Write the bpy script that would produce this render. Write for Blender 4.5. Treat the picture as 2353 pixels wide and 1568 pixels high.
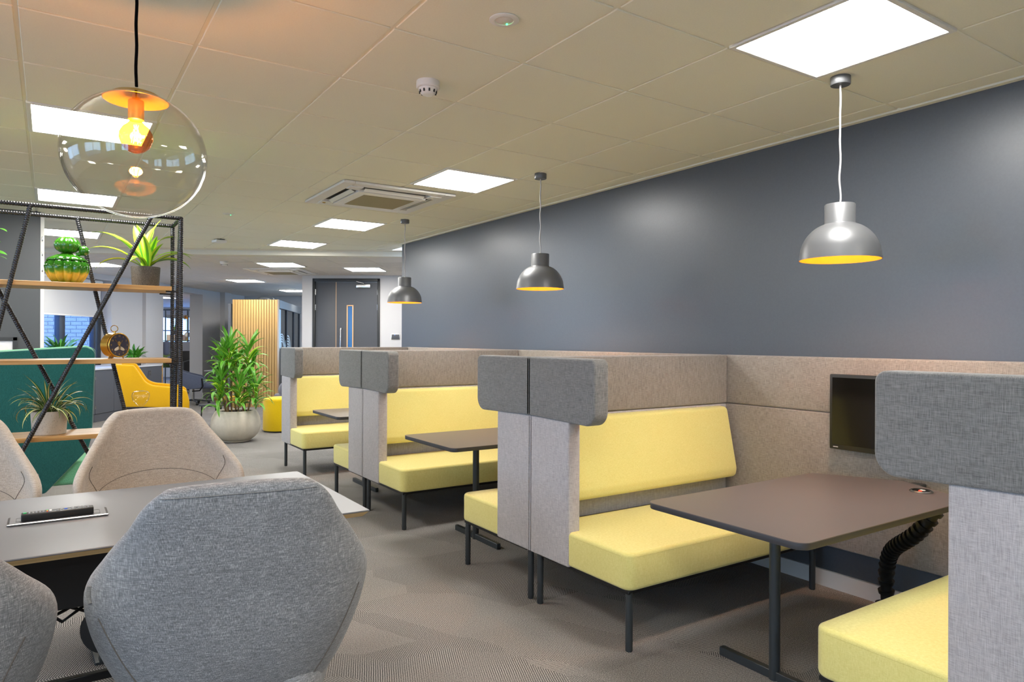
import bpy, bmesh, math, random
from mathutils import Vector, Matrix
random.seed(7)
scene = bpy.context.scene
for o in list(bpy.data.objects): bpy.data.objects.remove(o, do_unlink=True)
COL = scene.collection
PI = math.pi
# ------------------------------------------------------------------ camera, world, exposure
YAW = 0.5863; EYE = 1.38; FPX = 1599.5
cam_d = bpy.data.cameras.new('camera'); cam = bpy.data.objects.new('camera', cam_d); COL.objects.link(cam)
cam_d.sensor_fit = 'HORIZONTAL'; cam_d.sensor_width = 36.0; cam_d.lens = FPX * 36 / 2353
cam_d.shift_y = -2.0 / 2353; cam_d.clip_start = 0.05; cam_d.clip_end = 200
cam.matrix_world = Matrix.Translation((0, 0, EYE)) @ Matrix.Rotation(-YAW, 4, 'Z') @ Matrix.Rotation(PI / 2, 4, 'X') @ Matrix.Rotation(0.004, 4, 'Z')
scene.camera = cam
w = bpy.data.worlds.new('daylight'); scene.world = w; w.use_nodes = True
bg = w.node_tree.nodes['Background']; bg.inputs[0].default_value = (0.50, 0.70, 1.0, 1); bg.inputs[1].default_value = 5.6
vs = scene.view_settings; vs.view_transform = 'Standard'; vs.look = 'None'; vs.gamma = 1; vs.use_curve_mapping = False; vs.exposure = 0.72
PANEL = 22.0      # radiance of the ceiling light panels

CEIL = 2.58; CEIL2 = 2.515; WALLX = 3.66
GX0, GY0 = 1.0923, 2.4756         # a grid crossing of the suspended ceiling
PHI = YAW + math.radians(1.5)     # the far wing of the building is turned by this angle
RV = Vector((math.cos(PHI), -math.sin(PHI), 0)); AV = Vector((math.sin(PHI), math.cos(PHI), 0))
def F(b, a, z=0.0): return RV * b + AV * a + Vector((0, 0, z))
# ------------------------------------------------------------------ materials
def lin(c):
    r = []
    for v in c:
        v /= 255.0
        r.append(v / 12.92 if v <= .04045 else ((v + .055) / 1.055) ** 2.4)
    return (*r, 1.0)
def newmat(name):
    m = bpy.data.materials.new(name); m.use_nodes = True
    nt = m.node_tree; b = nt.nodes['Principled BSDF']
    return m, nt, b
def mat(name, c, rough=.5, metal=0.0, emit=None, es=0.0, spec=None, coat=0.0):
    m, nt, b = newmat(name)
    b.inputs['Base Color'].default_value = lin(c); b.inputs['Roughness'].default_value = rough; b.inputs['Metallic'].default_value = metal
    if spec is not None: b.inputs['Specular IOR Level'].default_value = spec
    if coat: b.inputs['Coat Weight'].default_value = coat; b.inputs['Coat Roughness'].default_value = .08
    if emit is not None: b.inputs['Emission Color'].default_value = lin(emit); b.inputs['Emission Strength'].default_value = es
    return m
def coords(nt, scale, kind='Object', rot=(0, 0, 0)):
    tc = nt.nodes.new('ShaderNodeTexCoord'); mp = nt.nodes.new('ShaderNodeMapping')
    mp.inputs['Scale'].default_value = scale; mp.inputs['Rotation'].default_value = rot
    nt.links.new(tc.outputs[kind], mp.inputs['Vector']); return mp.outputs['Vector']
def noise(nt, vec, scale=1.0, detail=3.0, rough=.6):
    n = nt.nodes.new('ShaderNodeTexNoise'); n.inputs['Scale'].default_value = scale; n.inputs['Detail'].default_value = detail
    n.inputs['Roughness'].default_value = rough; nt.links.new(vec, n.inputs['Vector']); return n.outputs['Fac']
def math_node(nt, op, a, b=None, c=None):
    n = nt.nodes.new('ShaderNodeMath'); n.operation = op
    for i, v in enumerate((a, b, c)):
        if v is None: continue
        if isinstance(v, (int, float)): n.inputs[i].default_value = v
        else: nt.links.new(v, n.inputs[i])
    return n.outputs[0]
def ramp(nt, fac, stops):
    r = nt.nodes.new('ShaderNodeValToRGB'); e = r.color_ramp.elements
    while len(e) < len(stops): e.new(.5)
    for x, (p, c) in zip(e, stops): x.position = p; x.color = lin(c)
    nt.links.new(fac, r.inputs['Fac']); return r.outputs['Color']
def bump(nt, b, h, strength=.3, dist=.002):
    n = nt.nodes.new('ShaderNodeBump'); n.inputs['Strength'].default_value = strength; n.inputs['Distance'].default_value = dist
    nt.links.new(h, n.inputs['Height']); nt.links.new(n.outputs['Normal'], b.inputs['Normal'])
def fabric(name, dark, light, fine=520, long=26, sheen=.25, bstr=.35, third=None):
    """heathered woven cloth: threads along and across"""
    m, nt, b = newmat(name)
    n1 = noise(nt, coords(nt, (fine, fine, long)), 1, 2); n2 = noise(nt, coords(nt, (long * 1.4, long * 1.4, fine)), 1, 2)
    n3 = noise(nt, coords(nt, (5, 5, 5)), 1, 3)
    f = math_node(nt, 'ADD', math_node(nt, 'MULTIPLY', n1, .5), math_node(nt, 'MULTIPLY', n2, .42))
    f = math_node(nt, 'ADD', f, math_node(nt, 'MULTIPLY', n3, .08))
    st = [(.36, dark), (.64, light)] if not third else [(.36, dark), (.52, third), (.64, light)]
    nt.links.new(ramp(nt, f, st), b.inputs['Base Color'])
    b.inputs['Roughness'].default_value = .9; b.inputs['Specular IOR Level'].default_value = .2
    b.inputs['Sheen Weight'].default_value = sheen; b.inputs['Sheen Roughness'].default_value = .5
    bump(nt, b, f, bstr, .0015); return m
def wood(name, dark, light, axis=0, rough=.42, fine=60):
    m, nt, b = newmat(name)
    s = [fine, fine, fine]; s[axis] = 2.2
    f = noise(nt, coords(nt, tuple(s)), 1, 4, .6)
    nt.links.new(ramp(nt, f, [(.3, dark), (.7, light)]), b.inputs['Base Color'])
    b.inputs['Roughness'].default_value = rough; bump(nt, b, f, .08, .001); return m
def speckle(name, base, spots, scale=120, rough=.8, lo=.42, hi=.6):
    m, nt, b = newmat(name)
    f = noise(nt, coords(nt, (1, 1, 1)), scale, 3, .7)
    nt.links.new(ramp(nt, f, [(lo, spots), (hi, base)]), b.inputs['Base Color'])
    b.inputs['Roughness'].default_value = rough; bump(nt, b, f, .15, .002); return m
def clear_glass(name, tint=(255, 255, 255), refl=1.0, rough=.0):
    m = bpy.data.materials.new(name); m.use_nodes = True; nt = m.node_tree; nt.nodes.clear()
    out = nt.nodes.new('ShaderNodeOutputMaterial'); mix = nt.nodes.new('ShaderNodeMixShader')
    t = nt.nodes.new('ShaderNodeBsdfTransparent'); t.inputs[0].default_value = lin(tint)
    g = nt.nodes.new('ShaderNodeBsdfGlossy'); g.inputs['Roughness'].default_value = rough
    ge = nt.nodes.new('ShaderNodeNewGeometry'); dt = nt.nodes.new('ShaderNodeVectorMath'); dt.operation = 'DOT_PRODUCT'
    nt.links.new(ge.outputs['Incoming'], dt.inputs[0]); nt.links.new(ge.outputs['Normal'], dt.inputs[1])
    c1 = math_node(nt, 'SUBTRACT', 1.0, math_node(nt, 'ABSOLUTE', dt.outputs['Value']))
    k = math_node(nt, 'MULTIPLY', math_node(nt, 'ADD', .04, math_node(nt, 'MULTIPLY', math_node(nt, 'POWER', c1, 5.0), .96)), refl)
    nt.links.new(k, mix.inputs[0]); nt.links.new(t.outputs[0], mix.inputs[1]); nt.links.new(g.outputs[0], mix.inputs[2])
    nt.links.new(mix.outputs[0], out.inputs[0]); return m
def emitter(name, c, s):
    m = bpy.data.materials.new(name); m.use_nodes = True; nt = m.node_tree; nt.nodes.clear()
    out = nt.nodes.new('ShaderNodeOutputMaterial'); e = nt.nodes.new('ShaderNodeEmission')
    e.inputs[0].default_value = lin(c); e.inputs[1].default_value = s; nt.links.new(e.outputs[0], out.inputs[0]); return m
def carpet():
    m, nt, b = newmat('patterned loop carpet')
    tc = nt.nodes.new('ShaderNodeTexCoord'); sep = nt.nodes.new('ShaderNodeSeparateXYZ'); nt.links.new(tc.outputs['Object'], sep.inputs[0])
    x, y = sep.outputs[0], sep.outputs[1]
    shear = math_node(nt, 'ADD', math_node(nt, 'MULTIPLY', x, 2.1), math_node(nt, 'MULTIPLY', y, .9))
    cmb = nt.nodes.new('ShaderNodeCombineXYZ'); nt.links.new(math_node(nt, 'MULTIPLY', y, 1.7), cmb.inputs[0]); nt.links.new(shear, cmb.inputs[1])
    br = nt.nodes.new('ShaderNodeTexVoronoi'); br.distance = 'CHEBYCHEV'; br.inputs['Scale'].default_value = 1; br.inputs['Randomness'].default_value = .55
    nt.links.new(cmb.outputs[0], br.inputs['Vector'])
    r = nt.nodes.new('ShaderNodeSeparateColor'); nt.links.new(br.outputs['Color'], r.inputs[0]); rnd = r.outputs[0]
    ang = math_node(nt, 'MULTIPLY', math_node(nt, 'FLOOR', math_node(nt, 'MULTIPLY', rnd, 4.99)), .36)
    ang = math_node(nt, 'ADD', ang, -.75)
    q = math_node(nt, 'ADD', math_node(nt, 'MULTIPLY', x, math_node(nt, 'COSINE', ang)), math_node(nt, 'MULTIPLY', y, math_node(nt, 'SINE', ang)))
    wob = noise(nt, coords(nt, (1, 1, 1)), 9, 2)
    q = math_node(nt, 'ADD', q, math_node(nt, 'MULTIPLY', wob, .004))
    st = math_node(nt, 'SINE', math_node(nt, 'MULTIPLY', q, 2 * PI / .0092))
    thread = noise(nt, coords(nt, (1, 1, 1)), 60, 2)
    amp = math_node(nt, 'MAXIMUM', math_node(nt, 'MULTIPLY', math_node(nt, 'SUBTRACT', noise(nt, coords(nt, (1, 1, 1)), 2.3, 2), .36), 1.5), .04)
    grain = noise(nt, coords(nt, (1, 1, 1)), 230, 4, .9)
    tone = math_node(nt, 'MULTIPLY', math_node(nt, 'SUBTRACT', rnd, .5), .10)
    f = math_node(nt, 'ADD', math_node(nt, 'ADD', .5, tone), math_node(nt, 'MULTIPLY', math_node(nt, 'MULTIPLY', math_node(nt, 'MULTIPLY', st, amp), math_node(nt, 'ADD', thread, .2)), 1.3))
    f = math_node(nt, 'ADD', f, math_node(nt, 'MULTIPLY', math_node(nt, 'SUBTRACT', grain, .5), 3.2))
    nt.links.new(ramp(nt, f, [(.05, (62, 61, 62)), (.5, (132, 128, 125)), (.95, (196, 191, 184))]), b.inputs['Base Color'])
    b.inputs['Roughness'].default_value = .97; b.inputs['Specular IOR Level'].default_value = .1
    bump(nt, b, f, .4, .003); return m

M = {}
M['carpet'] = carpet()
M['tile'] = speckle('cream mineral ceiling tile', (243, 240, 220), (238, 234, 214), 160, .9, .3, .7)
M['grid'] = mat('cream enamelled ceiling grid', (240, 236, 218), .55)
M['tile2'] = speckle('white mineral ceiling tile', (226, 220, 212), (218, 212, 204), 160, .9, .3, .7)
M['grid2'] = mat('white enamelled ceiling grid', (222, 215, 206), .55)
M['plaster'] = mat('white plaster', (206, 204, 204), .7)
M['plaster_ceil'] = mat('off white ceiling plaster', (226, 220, 204), .7)
def bluewall():
    m, nt, b = newmat('slate blue eggshell paint')
    f = noise(nt, coords(nt, (1, 1, 1)), 90, 3)
    nt.links.new(ramp(nt, f, [(.3, (82, 87, 94)), (.7, (86, 91, 98))]), b.inputs['Base Color'])
    b.inputs['Roughness'].default_value = .36; bump(nt, b, f, .12, .001); return m
M['blue'] = bluewall()
M['darkgrey'] = mat('dark grey laminate', (82, 84, 87), .5)
M['skirt'] = mat('satin grey white skirting', (205, 208, 208), .35)
M['panel'] = emitter('light panel diffuser', (255, 252, 246), PANEL)
M['white_metal'] = mat('white enamelled metal', (232, 230, 224), .35)
M['white_plastic'] = mat('white plastic', (235, 232, 226), .4)
M['vent_dark'] = mat('vent interior', (40, 42, 44), .6)
M['grille'] = mat('return air mesh', (160, 150, 118), .7)
M['grey_metal'] = mat('silver grey painted metal', (108, 109, 111), .38, .3)
M['dark_metal'] = mat('charcoal powder coat', (52, 56, 58), .4, .3)
M['gold_inside'] = mat('gold lacquered lamp interior', (255, 186, 74), .4)
M['cord_white'] = mat('woven pale grey flex', (168, 166, 166), .8)
M['cord_black'] = mat('black woven flex', (9, 9, 10), .95, spec=.05)
M['brass'] = mat('satin brass', (222, 178, 82), .26, 1.0)
M['gold_cap'] = mat('matt gold lamp metal', (186, 152, 74), .42, .7)
M['glass'] = clear_glass('clear glass', (252, 252, 250), 1.35)
M['pane'] = clear_glass('window glass', (235, 242, 246), 1.0)
M['skytint'] = clear_glass('blue solar glass', (196, 214, 242), 1.0)  # blue tint stands in for the colour of the daylight outside
M['pane_blue'] = clear_glass('daylight tinted window glass', (196, 214, 242), 1.0)  # tinted so the bricks look lit by blue daylight
M['amber'] = clear_glass('amber tinted bulb glass', (255, 184, 88), .8)
M['filament'] = emitter('glowing filament', (255, 190, 90), 90.0)
M['bulb'] = emitter('warm lamp bulb', (255, 176, 84), 38.0)
M['taupe'] = fabric('taupe heathered wool', (112, 105, 99), (162, 153, 145))
M['grey_wool'] = fabric('light grey heathered wool', (146, 142, 142), (188, 184, 184))
M['charcoal_wool'] = fabric('charcoal heathered wool', (88, 88, 86), (136, 135, 132))
M['chair_grey'] = fabric('mid grey heathered wool', (86, 88, 90), (172, 172, 172), 620, 34, .2, .5, (126, 127, 129))
M['chair_beige'] = fabric('warm grey heathered wool', (148, 138, 126), (198, 188, 176), 620, 34, .3, .4, (178, 166, 152))
M['yellow'] = fabric('pale yellow wool', (208, 197, 114), (226, 217, 142), 700, 60, .3, .15)
M['seam_dark'] = mat('dark stitched seam', (96, 90, 84), .9)
M['seam_yellow'] = mat('yellow welt seam', (170, 155, 60), .9)
M['black_panel'] = mat('bench carcass grey', (120, 116, 110), .8)
M['steel_leg'] = mat('slate powder coated steel', (58, 63, 66), .38, .3)
M['table_top'] = mat('mocha grey linoleum top', (98, 90, 88), .34)
M['table_edge'] = mat('dark table edge', (52, 51, 53), .5)
M['lino_grey'] = mat('pale grey linoleum top', (106, 108, 112), .36)
M['ply'] = wood('birch ply edge', (190, 158, 104), (222, 196, 144), 0)
M['oak'] = wood('oak board', (178, 130, 72), (216, 172, 110), 0, .36)
M['slatwood'] = wood('oak veneer slat', (178, 140, 82), (206, 168, 106), 2, .5)
M['slatback'] = mat('dark slat backing', (110, 84, 48), .8)
M['rebar'] = mat('black waxed reinforcing steel', (66, 66, 68), .27, .75)
M['monitor'] = mat('black monitor bezel', (26, 27, 28), .4)
M['screen'] = mat('dark screen glass', (10, 10, 10), .12, spec=.6)
M['black_plastic'] = mat('black plastic', (22, 23, 24), .38)
M['dark_plastic'] = mat('dark grey plastic', (58, 60, 62), .4)
M['chrome'] = mat('brushed steel', (200, 200, 198), .25, 1.0)
M['black_metal'] = mat('black metal', (30, 31, 33), .42, .4)
M['teal'] = fabric('dark teal felt', (22, 78, 74), (36, 100, 94), 300, 90, .35, .25)
M['green'] = fabric('mid green felt', (90, 156, 116), (118, 184, 142), 300, 90, .35, .25)
M['mustard'] = fabric('mustard yellow felt', (214, 160, 8), (234, 182, 22), 300, 120, .3, .2)
M['sunyellow'] = fabric('bright yellow felt', (228, 190, 10), (244, 208, 26), 300, 120, .3, .2)
M['blue_fabric'] = fabric('slate blue wool', (74, 82, 104), (102, 110, 132), 300, 90, .3, .2)
M['tub_grey'] = fabric('plum grey wool', (104, 102, 108), (140, 138, 144), 300, 90, .3, .2)
M['pale_fabric'] = fabric('pale grey wool', (186, 184, 178), (214, 212, 206), 300, 90, .3, .2)
M['cabinet'] = mat('graphite cabinet laminate', (92, 95, 102), .5)
M['worktop'] = mat('white laminate worktop', (226, 228, 234), .35)
M['stone_pot'] = speckle('putty coloured concrete', (206, 198, 180), (194, 186, 168), 14, .6, .3, .7)
M['terrazzo'] = speckle('speckled stoneware', (196, 188, 174), (160, 150, 138), 150, .75, .34, .44)
M['dark_pot'] = speckle('dark pitted stoneware', (92, 88, 80), (58, 55, 50), 260, .8, .4, .56)
M['soil'] = speckle('dark potting soil', (52, 42, 34), (22, 18, 15), 90, 1, .4, .6)
M['leaf'] = mat('leaf green', (70, 140, 30), .38)
M['leaf_dark'] = mat('deep leaf green', (44, 104, 32), .38)
M['leaf_lime'] = mat('lime leaf edge', (176, 212, 52), .4)
M['leaf_cream'] = mat('cream leaf stripe', (222, 214, 150), .42)
M['leaf_fresh'] = mat('fresh leaf green', (112, 176, 58), .38)
M['leaf_fresh2'] = mat('fresh mid leaf green', (80, 148, 44), .38)
M['leaf_blue'] = mat('cool leaf green', (52, 112, 58), .38)
M['cane'] = mat('plant cane bark', (150, 122, 84), .8)
M['brick'] = speckle('pale buff brick', (196, 190, 180), (164, 156, 146), 60, .9, .3, .7)
M['mortar'] = mat('light mortar', (170, 170, 170), .9)
M['frame_dark'] = mat('anthracite window frame', (56, 62, 72), .4, .2)
M['blind'] = mat('white roller blind cloth', (214, 213, 212), .8)
M['door'] = mat('graphite door laminate', (74, 76, 82), .5)
M['door_frame'] = mat('black door frame', (36, 37, 38), .45)
M['beading'] = wood('light oak beading', (206, 160, 112), (228, 186, 138), 2)
M['blue_glass'] = mat('blue tinted glass', (62, 112, 168), .12, spec=.6)
M['smoke_glass'] = clear_glass('grey tinted glass', (150, 158, 160), 1.0)
M['frost'] = mat('frosted vinyl', (206, 214, 212), .6)
M['duct'] = mat('silver duct', (170, 172, 172), .35, .8)
M['red'] = mat('red ink', (196, 40, 34), .6)
M['paper'] = mat('white paper mount', (236, 236, 238), .7)
def glaze():
    m, nt, b = newmat('green and gold ceramic glaze')
    tc = nt.nodes.new('ShaderNodeTexCoord'); s = nt.nodes.new('ShaderNodeSeparateXYZ'); nt.links.new(tc.outputs['Object'], s.inputs[0])
    n = noise(nt, coords(nt, (1, 1, 1)), 26, 3)
    f = math_node(nt, 'ADD', math_node(nt, 'MULTIPLY', s.outputs[2], 7.0), math_node(nt, 'MULTIPLY', math_node(nt, 'SUBTRACT', n, .5), .35))
    nt.links.new(ramp(nt, f, [(.02, (112, 120, 20)), (.36, (196, 164, 44)), (.5, (86, 140, 26)), (.62, (36, 98, 16))]), b.inputs['Base Color'])
    b.inputs['Roughness'].default_value = .1; b.inputs['Coat Weight'].default_value = .5; return m
M['glaze'] = glaze()
def glaze2():
    m, nt, b = newmat('green ceramic glaze')
    n = noise(nt, coords(nt, (1, 1, 1)), 18, 3)
    nt.links.new(ramp(nt, n, [(.35, (34, 94, 16)), (.62, (62, 128, 28)), (.8, (140, 168, 62))]), b.inputs['Base Color'])
    b.inputs['Roughness'].default_value = .1; b.inputs['Coat Weight'].default_value = .5; return m
M['glaze2'] = glaze2()
# ------------------------------------------------------------------ mesh helpers
def new(): return bmesh.new()
def bx(bm, lo, hi, bev=0.0, seg=2, rot=None, piv=None):
    c = [(a + b) / 2 for a, b in zip(lo, hi)]; s = [abs(b - a) for a, b in zip(lo, hi)]
    r = bmesh.ops.create_cube(bm, size=1.0, matrix=Matrix.Translation(c) @ Matrix.Diagonal((*s, 1)))
    vs_ = r['verts']
    if bev:
        ed = list({e for v in vs_ for e in v.link_edges})
        g = bmesh.ops.bevel(bm, geom=ed, offset=min(bev, min(s) * .49), segments=seg, affect='EDGES', profile=.5)
        vs_ = list({v for f in g['faces'] for v in f.verts} | {v for v in vs_ if v.is_valid})
    if rot is not None: bmesh.ops.rotate(bm, verts=vs_, cent=piv or c, matrix=rot)
    return vs_
def cyl(bm, p0, p1, r0, r1=None, n=20):
    r1 = r0 if r1 is None else r1
    p0, p1 = Vector(p0), Vector(p1); d = p1 - p0; L = d.length
    q = Vector((0, 0, 1)).rotation_difference(d.normalized()).to_matrix().to_4x4() if L > 1e-9 else Matrix()
    return bmesh.ops.create_cone(bm, cap_ends=True, segments=n, radius1=max(r0, 1e-5), radius2=max(r1, 1e-5), depth=L, matrix=Matrix.Translation((p0 + p1) / 2) @ q)['verts']
def ball(bm, c, r, u=16, v=10, sc=(1, 1, 1)):
    return bmesh.ops.create_uvsphere(bm, u_segments=u, v_segments=v, radius=r, matrix=Matrix.Translation(c) @ Matrix.Diagonal((*sc, 1)))['verts']
def lathe(bm, prof, n=32, c=(0, 0, 0), ribs=0, amp=0.0, close=False):
    rings = []
    for r, z in prof:
        if r < 1e-6: rings.append([bm.verts.new((c[0], c[1], c[2] + z))]); continue
        ring = []
        for i in range(n):
            t = 2 * PI * i / n; k = 1 + (amp * (abs(math.cos(ribs * t / 2)) - .6) if ribs else 0)
            ring.append(bm.verts.new((c[0] + r * k * math.cos(t), c[1] + r * k * math.sin(t), c[2] + z)))
        rings.append(ring)
    for A, B in zip(rings, rings[1:]):
        if len(A) == 1 and len(B) == 1: continue
        for i in range(n):
            j = (i + 1) % n
            if len(A) == 1: bm.faces.new((A[0], B[j], B[i]))
            elif len(B) == 1: bm.faces.new((A[i], A[j], B[0]))
            else: bm.faces.new((A[i], A[j], B[j], B[i]))
def tube(bm, pts, r, n=10, cap=True, closed=False, rfun=None):
    pts = [Vector(p) for p in pts]; rings = []; N = len(pts); up = None
    for i, p in enumerate(pts):
        if closed: t = pts[(i + 1) % N] - pts[i - 1]
        else: t = pts[min(i + 1, N - 1)] - pts[max(i - 1, 0)]
        t.normalize()
        if up is None: up = t.orthogonal().normalized()
        else:
            up = up - t * up.dot(t)
            up = up.normalized() if up.length > 1e-6 else t.orthogonal().normalized()
        s = t.cross(up); ring = []
        for k in range(n):
            a = 2 * PI * k / n; rr = rfun(i, a) if rfun else r
            ring.append(bm.verts.new(p + (up * math.cos(a) + s * math.sin(a)) * rr))
        rings.append(ring)
    pairs = list(zip(rings, rings[1:])) + ([(rings[-1], rings[0])] if closed else [])
    for A, B in pairs:
        for k in range(n):
            bm.faces.new((A[k], A[(k + 1) % n], B[(k + 1) % n], B[k]))
    if cap and not closed:
        bm.faces.new(rings[0][::-1]); bm.faces.new(rings[-1])
def outline(pts, rad, seg=6):
    """round the corners of a 2D polygon; rad: one radius or one per corner"""
    out = []; n = len(pts)
    for i in range(n):
        p = Vector(pts[i]); a = Vector(pts[i - 1]); b = Vector(pts[(i + 1) % n]); r = rad[i] if isinstance(rad, (list, tuple)) else rad
        if r <= 0: out.append(tuple(p)); continue
        d1 = (a - p).normalized(); d2 = (b - p).normalized(); ang = math.acos(max(-1, min(1, d1.dot(d2))))
        if ang > PI - .02: out.append(tuple(p)); continue
        L = min(r / math.tan(ang / 2), (a - p).length * .48, (b - p).length * .48); rr = L * math.tan(ang / 2)
        bis = (d1 + d2).normalized(); c = p + bis * (rr / math.sin(ang / 2)); s = p + d1 * L; e = p + d2 * L
        a0 = math.atan2(s.y - c.y, s.x - c.x); a1 = math.atan2(e.y - c.y, e.x - c.x); da = (a1 - a0 + PI) % (2 * PI) - PI
        for k in range(seg + 1):
            t = a0 + da * k / seg; out.append((c.x + rr * math.cos(t), c.y + rr * math.sin(t)))
    return out
def prism(bm, pts, t0, t1, fn, bev=0.0, seg=2):
    """extrude a 2D outline from t0 to t1; fn(p, q, t) -> xyz"""
    A = [bm.verts.new(fn(p[0], p[1], t0)) for p in pts]; B = [bm.verts.new(fn(p[0], p[1], t1)) for p in pts]; n = len(pts)
    fa = bm.faces.new(A[::-1]); fb = bm.faces.new(B)
    for i in range(n): bm.faces.new((A[i], A[(i + 1) % n], B[(i + 1) % n], B[i]))
    vs_ = A + B
    bmesh.ops.recalc_face_normals(bm, faces=list({f for v in vs_ for f in v.link_faces}))
    if bev:
        ed = list(fa.edges) + list(fb.edges)
        bmesh.ops.bevel(bm, geom=ed, offset=bev, segments=seg, affect='EDGES', profile=.5)
XY = lambda p, q, t: (p, q, t)
YZ = lambda p, q, t: (t, p, q)
XZ = lambda p, q, t: (p, t, q)
def me(bm, mats, smooth=40):
    m = bpy.data.meshes.new('m'); bm.normal_update(); bm.to_mesh(m); bm.free()
    for k in (mats if isinstance(mats, (list, tuple)) else [mats]): m.materials.append(M[k] if isinstance(k, str) else k)
    if smooth:
        for p in m.polygons: p.use_smooth = True
        m.set_sharp_from_angle(angle=math.radians(smooth))
    return m
def ob(name, bm, mats, parent=None, loc=(0, 0, 0), rz=0.0, smooth=40):
    d = bm if isinstance(bm, bpy.types.Mesh) else me(bm, mats, smooth)
    if d.name == 'm' or d.name.startswith('m.'): d.name = name
    o = bpy.data.objects.new(name, d); COL.objects.link(o); o.location = loc; o.rotation_euler = (0, 0, rz)
    if parent: o.parent = parent
    return o
def thing(name, label, cat, loc=(0, 0, 0), rz=0.0, group=None):
    o = bpy.data.objects.new(name, None); COL.objects.link(o); o.location = loc; o.rotation_euler = (0, 0, rz); o.empty_display_size = .1
    return tag(o, label, cat, group)
def tag(o, label, cat, group=None):
    o['label'] = label; o['category'] = cat
    if group: o['group'] = group
    return o
def struct(name, bm, mats, loc=(0, 0, 0), rz=0.0, smooth=30, parent=None):
    o = ob(name, bm, mats, parent, loc, rz, smooth)
    if not parent: o['kind'] = 'structure'
    return o
def dup(root, loc=None, rz=None, label=None):
    def cp(o, p):
        c = o.copy(); COL.objects.link(c); c.parent = p
        for ch in list(o.children): cp(ch, c)
        return c
    r = cp(root, None)
    if loc is not None: r.location = loc
    if rz is not None: r.rotation_euler = (0, 0, rz)
    if label: r['label'] = label
    return r
def slab(name, lo, hi, m, far=False, bev=0.0, parent=None):
    bm = new(); bx(bm, lo, hi, bev)
    return struct(name, bm, m, rz=(-PHI if far else 0), parent=parent)
# ------------------------------------------------------------------ shell of the building
slab('floor', (-16, -4.2, -.1), (10, 30, 0), 'carpet')
slab('wall_right', (WALLX, -4.0, 0), (WALLX + .15, 8.0, CEIL + .06), 'blue')
slab('baseboard_right', (WALLX - .018, -4.0, 0), (WALLX, 8.0, .09), 'skirt')
slab('trim_1', (WALLX - .035, -4.0, CEIL - .014), (WALLX, 8.0, CEIL + .003), 'grid')
lw = new(); ywin = [(-3.2, -1.0), (-.2, 2.0), (2.8, 5.0)]  # unseen windows for added side daylight; the globe's reflections hint at them
ys = [-4.0] + [v for w_ in ywin for v in w_] + [7.95]
for i in range(0, len(ys), 2): bx(lw, (-3.85, ys[i], 0), (-3.7, ys[i + 1], CEIL + .06))
for y0, y1 in ywin:
    bx(lw, (-3.85, y0, 0), (-3.7, y1, .85)); bx(lw, (-3.85, y0, 2.35), (-3.7, y1, CEIL + .06))
struct('wall_left', lw, 'plaster')
for i, (y0, y1) in enumerate(ywin):
    bm = new()
    for a, b_ in (((-3.81, y0, .85), (-3.74, y1, .91)), ((-3.81, y0, 2.29), (-3.74, y1, 2.35)), ((-3.81, y0, .85), (-3.74, y0 + .06, 2.35)), ((-3.81, y1 - .06, .85), (-3.74, y1, 2.35)), ((-3.81, (y0 + y1) / 2 - .03, .85), (-3.74, (y0 + y1) / 2 + .03, 2.35))): bx(bm, a, b_)
    wn = struct('window_%d' % (i + 5), bm, 'frame_dark')
    g = new(); bx(g, (-3.78, y0 + .06, .91), (-3.77, y1 - .06, 2.29)); ob('pane', g, 'pane', wn)
# wall behind the photographer with an unseen window opening that adds daylight
bk = new()
wins = [(-3.0, -1.6)]
xs = [-3.85] + [v for w_ in wins for v in w_] + [WALLX + .15]
for i in range(0, len(xs), 2): bx(bk, (xs[i], -4.2, 0), (xs[i + 1], -4.0, CEIL + .06))
for x0, x1 in wins:
    bx(bk, (x0, -4.2, 0), (x1, -4.0, .85)); bx(bk, (x0, -4.2, 2.35), (x1, -4.0, CEIL + .06))
struct('wall_back', bk, 'plaster')
for i, (x0, x1) in enumerate(wins):
    bm = new()
    for a, b_ in (((x0, -4.14, .85), (x1, -4.06, .91)), ((x0, -4.14, 2.29), (x1, -4.06, 2.35)), ((x0, -4.14, .85), (x0 + .06, -4.06, 2.35)), ((x1 - .06, -4.14, .85), (x1, -4.06, 2.35)), (((x0 + x1) / 2 - .03, -4.14, .85), ((x0 + x1) / 2 + .03, -4.06, 2.35))): bx(bm, a, b_)
    wn = struct('window_%d' % (i + 2), bm, 'frame_dark')
    g = new(); bx(g, (x0 + .06, -4.105, .91), (x1 - .06, -4.095, 2.29)); ob('pane', g, 'pane', wn)
# partition beside the lounge
part = slab('wall_partition', (-3.7, 7.95, 0), (-.075, 8.07, CEIL + .005), 'darkgrey')
pe = new(); bx(pe, (-.075, 7.945, 0), (-.045, 8.075, CEIL + .004), .003); ob('edge_strip', pe, 'white_plastic', part)
for z in (2.32, 2.18, 2.03, 1.0):
    h = new(); bx(h, (-.066, 7.940, z - .022), (-.054, 7.946, z + .022), .002); ob('hinge', h, 'chrome', part)
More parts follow.
